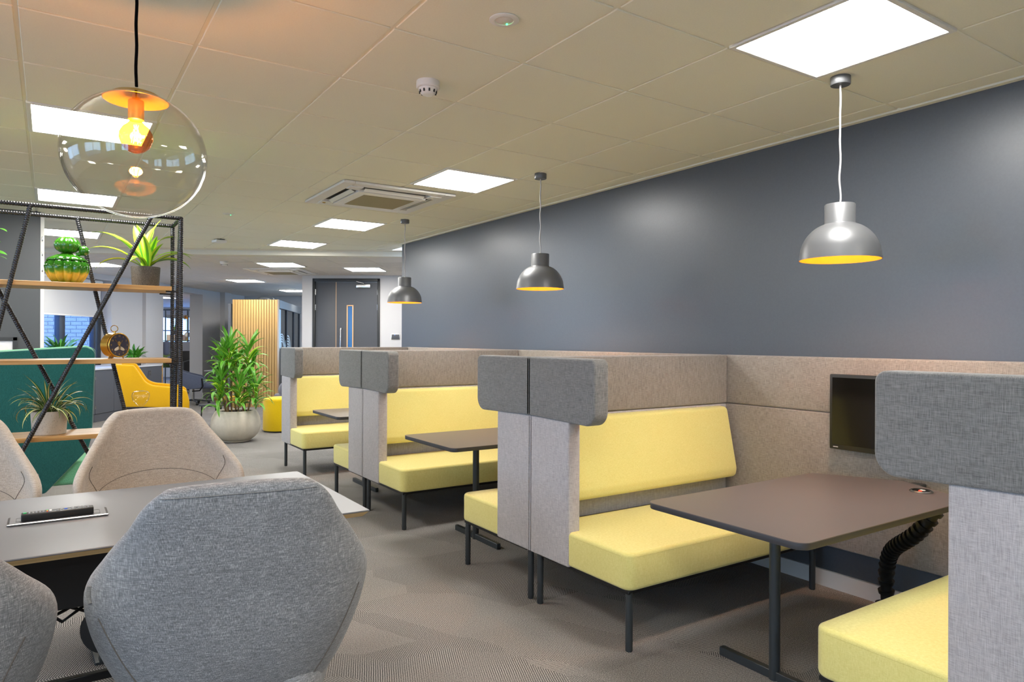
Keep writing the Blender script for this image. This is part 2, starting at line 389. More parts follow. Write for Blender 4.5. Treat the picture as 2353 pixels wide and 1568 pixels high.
# ---- main ceiling: suspended grid, tiles cut at the bulkhead
B0, A0, B1, A1 = -5.58, 9.10, -2.33, 9.41
bslope = (A1 - A0) / (B1 - B0)
def bulk_a(b): return A0 + (b - B0) * bslope
p_l, p_r = F(-9.0, bulk_a(-9.0)), F(-1.0, bulk_a(-1.0))
bdir = (p_r - p_l).normalized(); bnor = Vector((-bdir.y, bdir.x, 0))      # points away from the camera
bm = new()
vs_ = [bm.verts.new(v) for v in [(-5, -4.2, CEIL), (WALLX + .15, -4.2, CEIL), (WALLX + .15, 14, CEIL), (-5, 14, CEIL)]]
bm.faces.new(vs_[::-1])
bmesh.ops.bisect_plane(bm, geom=bm.verts[:] + bm.edges[:] + bm.faces[:], plane_co=p_l, plane_no=bnor, clear_outer=True)
ceiling = struct('ceiling', bm, 'grid', smooth=0)
lights_main = [(2, -2), (2, 3), (2, 7), (2, 10), (-2, 3), (-2, 7), (-2, 11), (2, -6), (-2, -4), (-2, -8), (-6, -1), (-6, 3), (-6, 7), (-6, -5), (5, 20)]
lights_main = lights_main[:-1]
lit = set(lights_main)
bm = new(); bx(bm, (-.2925, -.2925, -.006), (.2925, .2925, .004), .003, 1); tile_mesh = me(bm, 'tile', 20); tile_mesh.name = 'ceiling_tile'
NT = 0
for i in range(-8, 5):
    for j in range(-10, 15):
        x, y = GX0 + .6 * (i + .5), GY0 + .6 * (j + .5)
        if (i, j) in lit or x < -3.7 or y < -3.9: continue
        if 1 <= i <= 2 and 4 <= j <= 5 and False: continue
        cs = [Vector((x + sx * .3, y + sy * .3, 0)) for sx in (-1, 1) for sy in (-1, 1)]
        d = [(c - p_l).dot(bnor) for c in cs]
        over = x + .3 > WALLX - .03
        if min(d) > -.22: continue
        if y > 8.1 and x < -1.2: continue
        if max(d) > -.2 or over:
            b2 = new(); bx(b2, (x - .2925, y - .2925, CEIL - .006), (x + .2925, y + .2925, CEIL + .004), .003, 1)
            for co, no in ((p_l - bnor * .2, bnor), (Vector((WALLX - .04, 0, 0)), Vector((1, 0, 0)))):
                bmesh.ops.bisect_plane(b2, geom=b2.verts[:] + b2.edges[:] + b2.faces[:], plane_co=co, plane_no=no, clear_outer=True)
            if len(b2.faces) < 4: b2.free(); continue
            ob('ceiling_tile', b2, 'tile', ceiling, smooth=20)
        else: ob('ceiling_tile', tile_mesh, None, ceiling, (x, y, CEIL))
# plaster margin and step down to the far ceiling
bm = new()
def stripe(bm, d0, d1, z0, z1):
    P = [p_l + bnor * d0, p_r + bnor * d0, p_r + bnor * d1, p_l + bnor * d1]
    lo = [bm.verts.new((v.x, v.y, z0)) for v in P]; hi = [bm.verts.new((v.x, v.y, z1)) for v in P]
    for f in (lo[::-1], hi, (lo[0], lo[1], hi[1], hi[0]), (lo[1], lo[2], hi[2], hi[1]), (lo[2], lo[3], hi[3], hi[2]), (lo[3], lo[0], hi[0], hi[3])): bm.faces.new(f)
stripe(bm, -.20, -.02, CEIL - .006, CEIL + .05); stripe(bm, -.02, .12, CEIL2 - .004, CEIL + .05)
struct('trim_2', bm, 'plaster_ceil', smooth=0)
# ---- far ceiling
bm = new()
vs_ = [bm.verts.new(F(*v)) for v in [(-7.56, 5.0, CEIL2), (3.0, 5.0, CEIL2), (3.0, 18.2, CEIL2), (-7.56, 18.2, CEIL2)]]
bm.faces.new(vs_[::-1])
bmesh.ops.bisect_plane(bm, geom=bm.verts[:] + bm.edges[:] + bm.faces[:], plane_co=p_l + bnor * .12, plane_no=-bnor, clear_outer=True)
ceil2 = struct('ceiling_far', bm, 'grid2', smooth=0)
far_lights = [(-3.78, 10.47), (-2.66, 11.15), (-5.52, 13.35), (-5.5, 16.1), (-6.6, 10.47)]
bm = new(); bx(bm, (-.296, -.296, -.004), (.296, .296, .004), .002, 1); tile2_mesh = me(bm, 'tile2', 20); tile2_mesh.name = 'far_ceiling_tile'
for i in range(-6, 8):
    for j in range(-2, 13):
        b_, a_ = -3.78 + .6 * i, 10.47 + .6 * j
        if a_ > 12.0 and b_ > -4.4: continue
        if b_ < -7.3 or b_ > 1.6 or a_ > 17.6 or a_ < bulk_a(b_) + .45: continue
        if any(abs(b_ - l[0]) < .5 and abs(a_ - l[1]) < .5 for l in far_lights): continue
        ob('ceiling_tile', tile2_mesh, None, ceil2, F(b_, a_, CEIL2 + .002), -PHI)
# ---- far walls (far wing, turned)
WB = -7.55
def fslab(name, lo, hi, m, bev=0.0, parent=None): return slab(name, lo, hi, m, True, bev, parent)
bm = new()
for lo, hi in (((WB - .3, 3.9, 0), (WB, 5.2, CEIL2 + .06)), ((WB - .3, 5.2, 0), (WB, 8.6, .9)), ((WB - .3, 5.2, 2.42), (WB, 8.6, CEIL2 + .06)), ((WB - .3, 8.6, 0), (WB, 9.8, CEIL2 + .06)), ((WB - .3, 9.8, 0), (WB, 12.36, .9)), ((WB - .3, 9.8, 2.42), (WB, 12.36, CEIL2 + .06)), ((WB - .3, 12.36, 0), (WB, 14.0, CEIL2 + .06)),
               ((WB - .3, 14.0, 2.4), (WB, 15.85, CEIL2 + .06)), ((WB - .3, 15.85, 0), (WB, 18.2, CEIL2 + .06)), ((WB, 13.36, 0), (WB + .07, 14.0, CEIL2)), ((WB, 16.75, 0), (WB + .12, 17.1, CEIL2))): bx(bm, lo, hi)
struct('wall_window', bm, 'plaster', rz=-PHI)  # the hidden opening behind the partition is added to let daylight in
fslab('baseboard_window', (WB, 15.85, 0), (WB + .02, 17.9, .14), 'plaster')
fslab('wall_end', (WB - .3, 18.2, 0), (-3.9, 18.35, CEIL2 + .06), 'plaster')
bm = new()
for lo, hi in (((-4.05, 12.4, 0), (-3.9, 13.0, CEIL2 + .05)), ((-4.05, 13.0, 0), (-3.9, 17.8, .85)), ((-4.05, 13.0, 2.35), (-3.9, 17.8, CEIL2 + .05)), ((-4.05, 17.8, 0), (-3.9, 18.2, CEIL2 + .05))): bx(bm, lo, hi)
struct('wall_pod_side', bm, 'plaster', rz=-PHI)
bm = new()
for a_ in (13.0, 14.2, 15.4, 16.6, 17.74): bx(bm, (-4.0, a_, .85), (-3.94, a_ + .06, 2.35))
bx(bm, (-4.0, 13.0, .85), (-3.94, 17.8, .91)); bx(bm, (-4.0, 13.0, 2.29), (-3.94, 17.8, 2.35))
wn = struct('window_8', bm, 'frame_dark', rz=-PHI)  # unseen window, added to send daylight onto the pod and column
for a_ in (13.06, 14.26, 15.46, 16.66):
    g = new(); bx(g, (-3.975, a_, .91), (-3.968, a_ + 1.08, 2.29)); ob('pane', g, 'pane', wn)
DA = 12.25
bm = new(); DB0, DB1 = -3.86, -2.66     # door opening
bx(bm, (-4.05, DA, 0), (DB0, DA + .15, CEIL2 + .05)); bx(bm, (DB1, DA, 0), (2.4, DA + .15, CEIL2 + .05)); bx(bm, (DB0, DA, 2.46), (DB1, DA + .15, CEIL2 + .05))
struct('wall_far', bm, 'plaster', rz=-PHI)
fslab('wall_far_right', (1.8, 4.5, 0), (1.95, DA, CEIL2 + .1), 'plaster')
slab('wall_return', (WALLX + .15, 7.85, 0), (8.2, 8.0, CEIL + .06), 'plaster')
# far room behind the opening
bm = new(); bx(bm, (-16, 13.6, 2.5), (WB - .3, 25, 2.56)); struct('ceiling_office', bm, 'plaster', rz=-PHI)
bm = new()
bx(bm, (-16, 24.8, 0), (WB, 25, .95)); bx(bm, (-16, 24.8, 2.15), (WB, 25, 2.56))
for b_ in (-16, -13.9, -12.3, -10.75, -9.2, -8.0): bx(bm, (b_, 24.8, .9), (b_ + .35, 25, 2.2))
ow = struct('wall_office_back', bm, 'plaster', rz=-PHI)
for b0, b1 in ((-15.65, -13.9), (-13.55, -12.3), (-11.95, -10.75), (-10.4, -9.2), (-8.85, -8.0)):
    g = new(); bx(g, (b0, 24.88, .95), (b1, 24.89, 2.15)); ob('pane', g, 'skytint', ow)
fslab('wall_office_left', (-16, 13.4, 0), (-15.8, 25, 2.56), 'plaster')
fslab('wall_office_right', (WB - .15, 18.2, 0), (WB, 25, 2.56), 'plaster')
# exterior brick wall seen through the window
ext = fslab('wall_exterior', (-13.0, 13.32, -.05), (WB - .3, 13.6, 3.6), 'mortar')
bm = new(); bx(bm, (-.1075, -.008, -.0325), (.1075, .012, .0325), .004, 1); brick_mesh = me(bm, 'brick', 20); brick_mesh.name = 'brick'
for r in range(22):
    for k in range(12):
        b_ = -10.4 + .225 * k + (.1125 if r % 2 else 0); z = .62 + .075 * r
        if b_ > -7.97: continue
        o = ob('brick', brick_mesh, None, ext, (b_, 13.315, z)); o.scale = (1, 1, 1)
# window with frame, panes and roller blind
bm = new(); gb = WB - .26
for lo, hi in (((gb, 9.8, .9), (gb + .07, 12.36, .98)), ((gb, 9.8, 2.34), (gb + .07, 12.36, 2.42)), ((gb, 9.8, .9), (gb + .07, 9.87, 2.42)), ((gb, 12.26, .9), (gb + .07, 12.36, 2.42)), ((gb, 11.22, .9), (gb + .09, 11.36, 2.42)), ((gb, 12.13, .95), (gb + .08, 12.19, 2.4))): bx(bm, lo, hi, .004)
wn = struct('window_1', bm, 'frame_dark', rz=-PHI)
for a0, a1 in ((9.87, 11.22), (11.36, 12.13)):
    g = new(); bx(g, (gb + .03, a0, .98), (gb + .036, a1, 2.34)); ob('pane', g, 'pane_blue', wn)
t = thing('roller_blind', 'white roller blind half lowered over the window', 'blind', F(WB - .12, 11.05, 2.38), -PHI)
bm = new(); cyl(bm, (0, -1.2, 0), (0, 1.2, 0), .03); ob('roller', bm, 'white_plastic', t)
bm = new(); bx(bm, (-.002, -1.18, -.60), (.002, 1.18, -.01)); ob('cloth', bm, 'blind', t)
bm = new(); bx(bm, (-.008, -1.18, -.625), (.008, 1.18, -.598), .004); ob('bottom_bar', bm, 'white_plastic', t)
# double door
DC = (DB0 + DB1) / 2
bm = new()
for lo, hi in (((DB0, -.02, 0), (DB0 + .045, .12, 2.46)), ((DB1 - .045, -.02, 0), (DB1, .12, 2.46)), ((DB0, -.02, 2.405), (DB1, .12, 2.46))): bx(bm, lo, hi, .004)
d1 = struct('door_1', bm, 'door_frame', loc=F(0, DA), rz=-PHI)
sx = DB0 + .045 + .37
bm = new(); bx(bm, (DB0 + .048, .015, .01), (sx - .003, .06, 2.40), .002); lf1 = ob('door_leaf', bm, 'door', d1)
v0, v1 = sx + .19, sx + .31
bm = new()
for lo, hi in (((sx + .003, .015, .01), (v0, .06, 2.40)), ((v1, .015, .01), (DB1 - .048, .06, 2.40)), ((v0, .015, 1.99), (v1, .06, 2.40)), ((v0, .015, .01), (v1, .06, .75))): bx(bm, lo, hi)
lf2 = ob('door_leaf', bm, 'door', d1)
bm = new(); bx(bm, (sx - .004, .012, .01), (sx + .004, .02, 2.40)); ob('meeting_edge', bm, 'beading', d1)
bm = new()
for lo, hi in (((v0, .005, .75), (v0 + .02, .02, 1.99)), ((v1 - .02, .005, .75), (v1, .02, 1.99)), ((v0, .005, 1.97), (v1, .02, 1.99)), ((v0, .005, .75), (v1, .02, .77))): bx(bm, lo, hi, .002)
ob('beading', bm, 'beading', lf2)
bm = new(); bx(bm, (v0 + .01, .025, .76), (v1 - .01, .035, 1.98)); ob('vision_panel', bm, 'blue_glass', lf2)
bm = new(); hx = sx + .10
tube(bm, [(hx, .015, 1.0), (hx, -.05, 1.0), (hx, -.055, 1.02), (hx, -.055, 1.55), (hx, -.05, 1.57), (hx, .015, 1.57)], .011); ob('pull_handle', bm, 'chrome', lf2)
bm = new(); bx(bm, (DB1 - .42, -.03, 2.29), (DB1 - .17, .015, 2.36), .006); ob('door_closer', bm, 'chrome', lf2)
bm = new(); tube(bm, [(DB1 - .28, -.02, 2.37), (DB1 - .4, -.06, 2.40), (DB1 - .42, -.02, 2.42)], .008); ob('closer_arm', bm, 'chrome', lf2)
for hx in (DB0 + .047, DB1 - .047):
    for z in (2.22, 1.95, 1.2, .3):
        h = new(); cyl(h, (hx, .008, z - .05), (hx, .008, z + .05), .009, n=10); ob('hinge', h, 'chrome', d1)
t = thing('wall_panel_switch', 'small dark control panel on the white wall beside the double door', 'switch', F(-2.38, DA, 1.43), -PHI)
bm = new(); bx(bm, (-.075, -.012, -.05), (.075, 0, .05), .003); ob('frame', bm, 'chrome', t)
bm = new(); bx(bm, (-.066, -.016, -.041), (.066, -.010, .041), .002); ob('screen', bm, 'door', t)
bm = new(); cyl(bm, (-.01, -.0175, .034), (-.01, -.0155, .034), .004, n=8); ob('indicator_light', bm, emitter('blue led', (60, 120, 255), 4), t)
# ------------------------------------------------------------------ ceiling fittings
def light_panel_mesh():
    f = new(); s = .297
    for lo, hi in (((-s, -s, -.012), (-s + .022, s, .02)), ((s - .022, -s, -.012), (s, s, .02)), ((-s, -s, -.012), (s, -s + .022, .02)), ((-s, s - .022, -.012), (s, s, .02))): bx(f, lo, hi, .002, 1)
    d = new(); bx(d, (-s + .02, -s + .02, -.010), (s - .02, s - .02, -.002), .001, 1)
    return me(f, 'white_metal', 20), me(d, 'panel', 20)
LF, LD = light_panel_mesh()
def light_panel(loc, rz, label, group='recessed square light panels'):
    t = thing('ceiling_light', label, 'ceiling light', loc, rz, group)
    ob('frame', LF, None, t); ob('diffuser', LD, None, t); return t
names = {(2, -2): 'large bright square ceiling light panel above the nearest dome pendant', (2, 3): 'square ceiling light panel between the air cassette and the middle dome pendant',
         (2, 7): 'square ceiling light panel just beyond the larger air cassette, left of the farthest dome pendant', (2, 10): 'square ceiling light panel last in its row before the ceiling step',
         (-2, 3): 'square ceiling light panel seen behind the clear globe pendant', (-2, 7): 'square ceiling light panel low behind the globe pendant above the top rail of the shelf',
         (-2, 11): 'square ceiling light panel seen through the top of the rebar shelf'}
for (i, j) in lights_main:  # panels without their own label are unseen, added to brighten the room
    light_panel((GX0 + .6 * (i + .5), GY0 + .6 * (j + .5), CEIL), 0, names.get((i, j), 'unseen square ceiling light panel added to brighten the main room'))
fl = ['far square ceiling light panel above the second air cassette', 'far square ceiling light panel in front of the double door', 'far square ceiling light panel above the white column left of the slatted panel', 'farthest ceiling light panel beyond the slatted timber panel', 'far ceiling light panel behind the striped plant on the rebar shelf']
for l, n in zip(far_lights, fl): light_panel(F(l[0], l[1], CEIL2), -PHI, n)
for b_, a_, n in ((-11.8, 15.6, 'unseen light panel in the office left of the desk row'), (-11.9, 20.5, 'unseen light panel in the office over the black shelf end'), (-9.4, 15.6, 'light panel in the office beyond the opening, nearest the lintel'), (-10.0, 18.6, 'light panel in the office above the black shelf frame'), (-11.5, 17.0, 'unseen light panel in the office left of the opening'), (-9.6, 21.5, 'light panel at the back of the office')):  # extra unseen panels are added here to brighten the office
    light_panel(F(b_, a_, 2.5), -PHI, n)
def cassette(loc, rz, label, s=.475):
    t = thing('air_cassette', label, 'air conditioner', loc, rz, 'ceiling air cassettes')
    o2 = s - .05; slot_in, slot_out = s * .62, s * .80
    bm = new()      # rim ring with stepped profile
    def ring(a, b_, z0, z1):
        for lo, hi in (((-a, -a, z0), (-b_, a, z1)), ((b_, -a, z0), (a, a, z1)), ((-b_, -a, z0), (b_, -b_, z1)), ((-b_, b_, z0), (b_, a, z1))): bx(bm, lo, hi, .004, 1)
    ring(s, s * .80, -.022, -.002)
    for sx, sy in ((-1, -1), (1, -1), (-1, 1), (1, 1)): bx(bm, (sx * s * .60, sy * s * .60, -.03), (sx * s * .82, sy * s * .82, -.004), .003, 1)
    ob('fascia', bm, 'white_metal', t)
    bm = new(); bx(bm, (-slot_in, -slot_in, -.045), (slot_in, slot_in, -.004), .012, 2); gp = ob('intake_panel', bm, 'white_metal', t)
    bm = new(); bx(bm, (-s * .46, -s * .46, -.048), (s * .46, s * .46, -.040)); ob('grille', bm, 'grille', gp)
    bm = new(); bx(bm, (-slot_out, -slot_out, -.006), (slot_out, slot_out, -.002)); ob('outlet_cavity', bm, 'vent_dark', t)
    for k in range(4):
        bm = new(); bx(bm, (-s * .54, s * .65, -.032), (s * .54, s * .73, -.026), .002, 1, Matrix.Rotation(.5, 3, 'X'))
        v = ob('louvre', bm, 'white_metal', t); v.rotation_euler = (0, 0, k * PI / 2)
    bm = new(); cyl(bm, (-s * .75, s * .70, -.034), (-s * .75, s * .70, -.028), .014, n=12); ob('badge', bm, 'brass', t)
    return t
cassette((GX0 + 1.2, GY0 + 3.0, CEIL - .006), 0, 'square cream air conditioning cassette in the main ceiling beside the light panel')
cassette(F(-4.12, 11.42, CEIL2), -PHI, 'smaller looking far air cassette in the ceiling near the double door', .46)
def smoke(loc, rz, label, s=1.0):
    t = thing('smoke_detector', label, 'smoke detector', loc, rz, 'ceiling smoke detectors')
    bm = new(); lathe(bm, [(0, 0), (.052 * s, 0), (.054 * s, -.004), (.054 * s, -.03), (.05 * s, -.034), (0, -.034)], 32); ob('base', bm, 'white_plastic', t)
    bm = new(); lathe(bm, [(.044 * s, -.033), (.042 * s, -.042), (.032 * s, -.058), (.027 * s, -.062), (0, -.063)], 32); ob('head', bm, 'white_plastic', t)
    for k in range(10):
        a = 2 * PI * k / 10; bm = new(); bx(bm, (.037 * s, -.0035, -.056), (.0415 * s, .0035, -.043)); v = ob('slot', bm, 'vent_dark', t); v.rotation_euler = (0, 0, a)
    return t
smoke((GX0 + .6 * .60, GY0 + .6 * .70, CEIL - .006), 0, 'white round smoke detector on the ceiling near the globe pendant')
smoke(F(-4.47, 10.05, CEIL2), -PHI, 'tiny far smoke detector on the lower ceiling left of the far air cassette', 1.1)
def downlight(i, j, label):
    t = thing('emergency_light', label, 'emergency light', (GX0 + .6 * i, GY0 + .6 * j, CEIL - .006), 0, 'emergency downlights')
    bm = new(); lathe(bm, [(.036, -.001), (.055, -.001), (.056, -.004), (.05, -.007), (.036, -.007), (.034, -.003)], 32); ob('ring', bm, 'white_plastic', t)
    bm = new(); lathe(bm, [(0, -.009), (.018, -.008), (.034, -.004), (.036, -.001)], 24); ob('lens', bm, 'tile2', t)
    bm = new(); ball(bm, (.02, .012, -.009), .0035, 8, 6); ob('indicator', bm, emitter('green led', (60, 255, 140), 5), t)
downlight(.52, -.5, 'round emergency downlight with green light on the ceiling at top centre')
downlight(.54, 7.57, 'far round emergency downlight with green light left of the air cassette')
t = thing('motion_sensor', 'small boxy grey sensor hanging from the ceiling right of the rebar shelf', 'sensor', (GX0 + .6, GY0 + .6 * 10.7, CEIL - .004), .25)
bm = new(); bx(bm, (-.045, -.045, -.012), (.045, .045, 0), .002); ob('mount', bm, 'black_plastic', t)
bm = new(); bx(bm, (-.07, -.07, -.042), (.06, .06, -.012), .006); ob('body', bm, 'white_plastic', t)
bm = new(); ball(bm, (.062, -.03, -.02), .005, 8, 6); ob('indicator', bm, 'red', t)
# ------------------------------------------------------------------ pendant lamps
def dome_pendant(loc, label):
    t = thing('dome_pendant', label, 'pendant lamp', loc, 0, 'grey dome pendants above the booths')
    zb = 1.752 - CEIL   # rim
    zn = zb + .168; zt = zn + .083
    bm = new(); lathe(bm, [(0, 0), (.042, 0), (.043, -.003), (.043, -.036), (.041, -.039), (0, -.039)], 28); ob('ceiling_rose', bm, 'grey_metal', t)
    bm = new(); pts = [(.003 * math.sin(k * .9), .002 * math.cos(k * .7), -.036 + (zt + .036) * k / 24) for k in range(25)]; pts[0] = (0, 0, -.036); pts[-1] = (0, 0, zt)
    tube(bm, pts, .0042, 8); ob('cord', bm, 'cord_white', t)
    bm = new(); cyl(bm, (0, 0, zt - .002), (0, 0, zt + .008), .008, .006, 12); ob('cord_grip', bm, 'white_plastic', t)
    bm = new(); R = .172
    prof = [(0, zt), (.062, zt), (.0645, zt - .003), (.0645, zn - .004)]
    n = 14
    for k in range(n + 1):
        r = .066 + (R - .066) * k / n
        prof.append((R * math.sin(math.acos(max(0, min(1, 1 - (1 - .0) * 0))) ) if False else r, zb + .168 * math.sqrt(max(0, 1 - ((r - .02) / (R - .02)) ** 2.15))))
    prof[-1] = (R, zb)
    lathe(bm, prof, 48); sh = ob('shade', bm, 'grey_metal', t, smooth=50)
    bm = new(); R2 = R - .004
    prof = [(0, zn - .012), (.06, zn - .012)]
    for k in range(n + 1):
        r = .062 + (R2 - .062) * k / n
        prof.append((r, zb + .162 * math.sqrt(max(0, 1 - ((r - .02) / (R2 - .02)) ** 2.15))))
    prof[-1] = (R2, zb); prof.append((R, zb))
    lathe(bm, prof, 48); ob('shade_lining', bm, 'gold_inside', t, smooth=50)
    bm = new(); ball(bm, (0, 0, zb + .075), .03, 16, 12); cyl(bm, (0, 0, zb + .09), (0, 0, zn - .01), .016, n=12); ob('bulb', bm, 'bulb', t)
    ld = bpy.data.lights.new('lamp_light', 'SPOT'); ld.energy = 13; ld.color = (1.0, .60, .32); ld.spot_size = math.radians(150); ld.spot_blend = .6; ld.shadow_soft_size = .03
    lo = bpy.data.objects.new('lamp_light', ld); COL.objects.link(lo); lo.parent = t; lo.location = (0, 0, zb + .035)
    return t
dome_pendant((2.97, 1.80, CEIL - .004), 'nearest grey dome pendant lamp with glowing gold inside hanging above the right booth')
dome_pendant((2.93, 4.05, CEIL - .004), 'middle one of the three grey dome pendants against the blue wall')
dome_pendant((2.94, 6.36, CEIL - .004), 'farthest smallest looking grey dome pendant hanging near the double door')
GL = Vector((.215, 2.38, 0))
t = thing('globe_pendant', 'large clear glass globe pendant with brass cap and amber filament bulb', 'pendant lamp', (GL.x, GL.y, CEIL - .004))
zc = 1.938 - CEIL; R = .198
bm = new(); cyl(bm, (0, 0, -.02), (0, 0, 0), .05, n=24); ob('ceiling_rose', bm, 'brass', t)
bm = new(); tube(bm, [(.001 * math.sin(k), 0, -.018 + (zc + R * .955 + .036) * k / 20) for k in range(21)], .0045, 8); ob('cord', bm, 'cord_black', t)
bm = new(); cyl(bm, (0, 0, zc + R * .935), (0, 0, zc + R * 1.0), .011, .008, 14); ob('cord_grip', bm, 'brass', t)
def sph(r, ang0, n, sq=.95): return [(r * math.sin(ang0 + (PI - ang0) * k / n), zc + r * sq * math.cos(ang0 + (PI - ang0) * k / n)) for k in range(n + 1)]
bm = new(); pr = sph(R, .44, 40); pr[-1] = (0, zc - R * .95); lathe(bm, pr, 64)
ob('glass_globe', bm, 'glass', t, smooth=180)
bm = new(); pr = sph(R - .0035, .44, 40); pr[-1] = (0, pr[-1][1]); lathe(bm, pr, 64)
ob('glass_inner_surface', bm, clear_glass('inner glass', (252, 252, 250), .9), t, smooth=180)
zcap = zc + R * .95 * math.cos(.44)
bm = new(); lathe(bm, [(0, zcap + .026), (.03, zcap + .024), (.06, zcap + .014), (.082, zcap + .001), (.090, zcap - .006), (.088, zcap - .007), (.06, zcap + .008), (.02, zcap + .016), (0, zcap + .017)], 40); ob('cap', bm, 'gold_cap', t)
bm = new(); lathe(bm, [(0, zcap + .016), (.010, zcap + .014), (.010, zcap - .004), (.021, zcap - .006), (.022, zcap - .01), (.022, zcap - .064), (.019, zcap - .066), (0, zcap - .066)], 24); ob('lamp_holder', bm, 'gold_cap', t)
zb = zcap - .118
bm = new(); lathe(bm, [(0, zb - .047), (.018, zb - .0435), (.036, zb - .03), (.0465, zb - .004), (.0455, zb + .014), (.036, zb + .031), (.024, zb + .041), (.017, zb + .05), (.016, zb + .056)], 28); ob('bulb', bm, 'amber', t, smooth=180)
bm = new()
for k in range(6):
    a = 2 * PI * k / 6; cyl(bm, (.006 * math.cos(a), .006 * math.sin(a), zb + .026), (.012 * math.cos(a), .012 * math.sin(a), zb - .016), .0013, n=6)
ob('filament', bm, 'filament', t)
ld = bpy.data.lights.new('bulb_light', 'POINT'); ld.energy = 10; ld.color = (1.0, .68, .34); ld.shadow_soft_size = .018
lo = bpy.data.objects.new('bulb_light', ld); COL.objects.link(lo); lo.parent = t; lo.location = (0, 0, zb)
# ------------------------------------------------------------------ booths
XO, XI = 2.11, 3.575          # aisle face of the wings, face of the wall panels
TOPZ, MIDZ, LOWZ = 1.292, .985, .268
def bench(seam, dr, label, mirror=False):
    """dr = -1: sits in front of the seam (towards the camera); +1: behind it. local y runs from the seam to the seat front"""
    t = thing('booth_bench', label, 'bench', (0, seam, 0), 0, 'yellow high-backed booth benches')
    def B(name, lo, hi, m, bev, seg=3, par=t):
        y0, y1 = dr * lo[1], dr * hi[1]
        bm = new(); bx(bm, (lo[0], min(y0, y1), lo[2]), (hi[0], max(y0, y1), hi[2]), bev, seg); return ob(name, bm, m, par)
    e = .0012
    B('back_panel', (XO + .03, e, LOWZ), (XI, .078, MIDZ), 'grey_wool', .008)
    B('upper_back_panel', (XO + .03, e, MIDZ + .002), (XI, .084, TOPZ), 'taupe', .012)
    # side wing below
    bm = new(); pts = [(dr * p, q) for p, q in outline([(e, LOWZ), (.325, LOWZ), (.325, MIDZ), (e, MIDZ)], [.006, .012, .012, .006], 4)]
    prism(bm, pts, XO, XO + .075, YZ, .01, 3); ob('side_wing', bm, 'grey_wool', t)
    bm = new(); pts = [(dr * p, q) for p, q in outline([(e, MIDZ + .002), (.53, MIDZ - .012), (.53, TOPZ), (e, TOPZ)], [.003, .07, .035, .003], 8)]
    prism(bm, pts, XO - .012, XO + .078, YZ, .011, 4); ob('head_wing', bm, 'charcoal_wool', t)
    # seat cushion notched around the wing
    x0, x1 = XO + .006, XI - .02
    pts = outline([(x0, dr * .1), (x0, dr * .745), (x1, dr * .745), (x1, dr * .1)], [.008, .05, .04, .008], 6)
    bm = new(); prism(bm, pts, .272, .44, XY, .018, 4); st = ob('seat_cushion', bm, 'yellow', t)
    pw = outline([(x0 + .002, dr * .335), (x0 + .002, dr * .743), (x1 - .002, dr * .743), (x1 - .002, dr * .2)], [0, .05, .04, 0], 6)
    bm = new(); tube(bm, [(p[0], p[1], .421) for p in pw], .0022, 6); ob('welt', bm, 'seam_yellow', st)
    # leaning back cushion
    bm = new()
    pc = outline([(.076, .975), (.128, .968), (.205, .60), (.196, .545), (.076, .545)], [.004, .03, .05, .03, .004], 5)
    prism(bm, [(dr * p, q) for p, q in pc], XO + .085, XI - .045, YZ, .022, 3); ob('back_cushion', bm, 'yellow', t)
    # carcass and legs
    B('seat_frame', (XO + .02, .06, .255), (XI - .04, .73, .273), 'black_metal', .003, 1)
    for x, y in ((XO + .038, .715), (XO + .038, .043), (XI - .035, .70), (XI - .035, .043)):
        bm = new(); cyl(bm, (x, dr * y, .004), (x, dr * y, .262), .0165, n=20); cyl(bm, (x, dr * y, 0), (x, dr * y, .006), .0145, n=16); ob('leg', bm, 'steel_leg', t)
    return t
S = [.63, 3.0, 5.355, 7.72]
bench(S[0], 1, 'yellow booth bench in the right corner seen from behind its big dark head wing')
bench(S[1], -1, 'yellow booth bench of the nearest booth, facing the camera behind the big dark table')
bench(S[1], 1, 'middle booth bench showing only its grey side and yellow seat end beside the nearest booth')
bench(S[2], -1, 'yellow booth bench of the middle booth, facing the camera behind the second table')
bench(S[2], 1, 'farthest booth bench showing only its grey side and seat end, backing the middle booth')
bench(S[3], -1, 'farthest yellow booth bench, facing the camera beside the round planter')
wl = ['long taupe screen panel behind the nearest booth carrying the monitor', 'taupe screen panel along the wall of the middle booth', 'taupe screen panel along the wall of the farthest booth']
for k in range(3):
    t = thing('booth_screen', wl[k], 'screen panel', (0, 0, 0), 0, 'wall side booth screens')
    y0, y1 = S[k] + .003, S[k + 1] - .003
    if k == 0: pass
    bm = new(); bx(bm, (XI + .002, y0, MIDZ + .002), (XI + .07, y1, TOPZ), .012, 3); ob('upper_panel', bm, 'taupe', t)
    bm = new(); bx(bm, (XI + .002, y0, .25), (XI + .066, y1, MIDZ), .008, 3); ob('lower_panel', bm, 'taupe', t)
    for y in (y0 + .2, y1 - .2):
        bm = new(); cyl(bm, (XI + .03, y, 0), (XI + .03, y, .31), .018, n=16); ob('leg', bm, 'steel_leg', t)
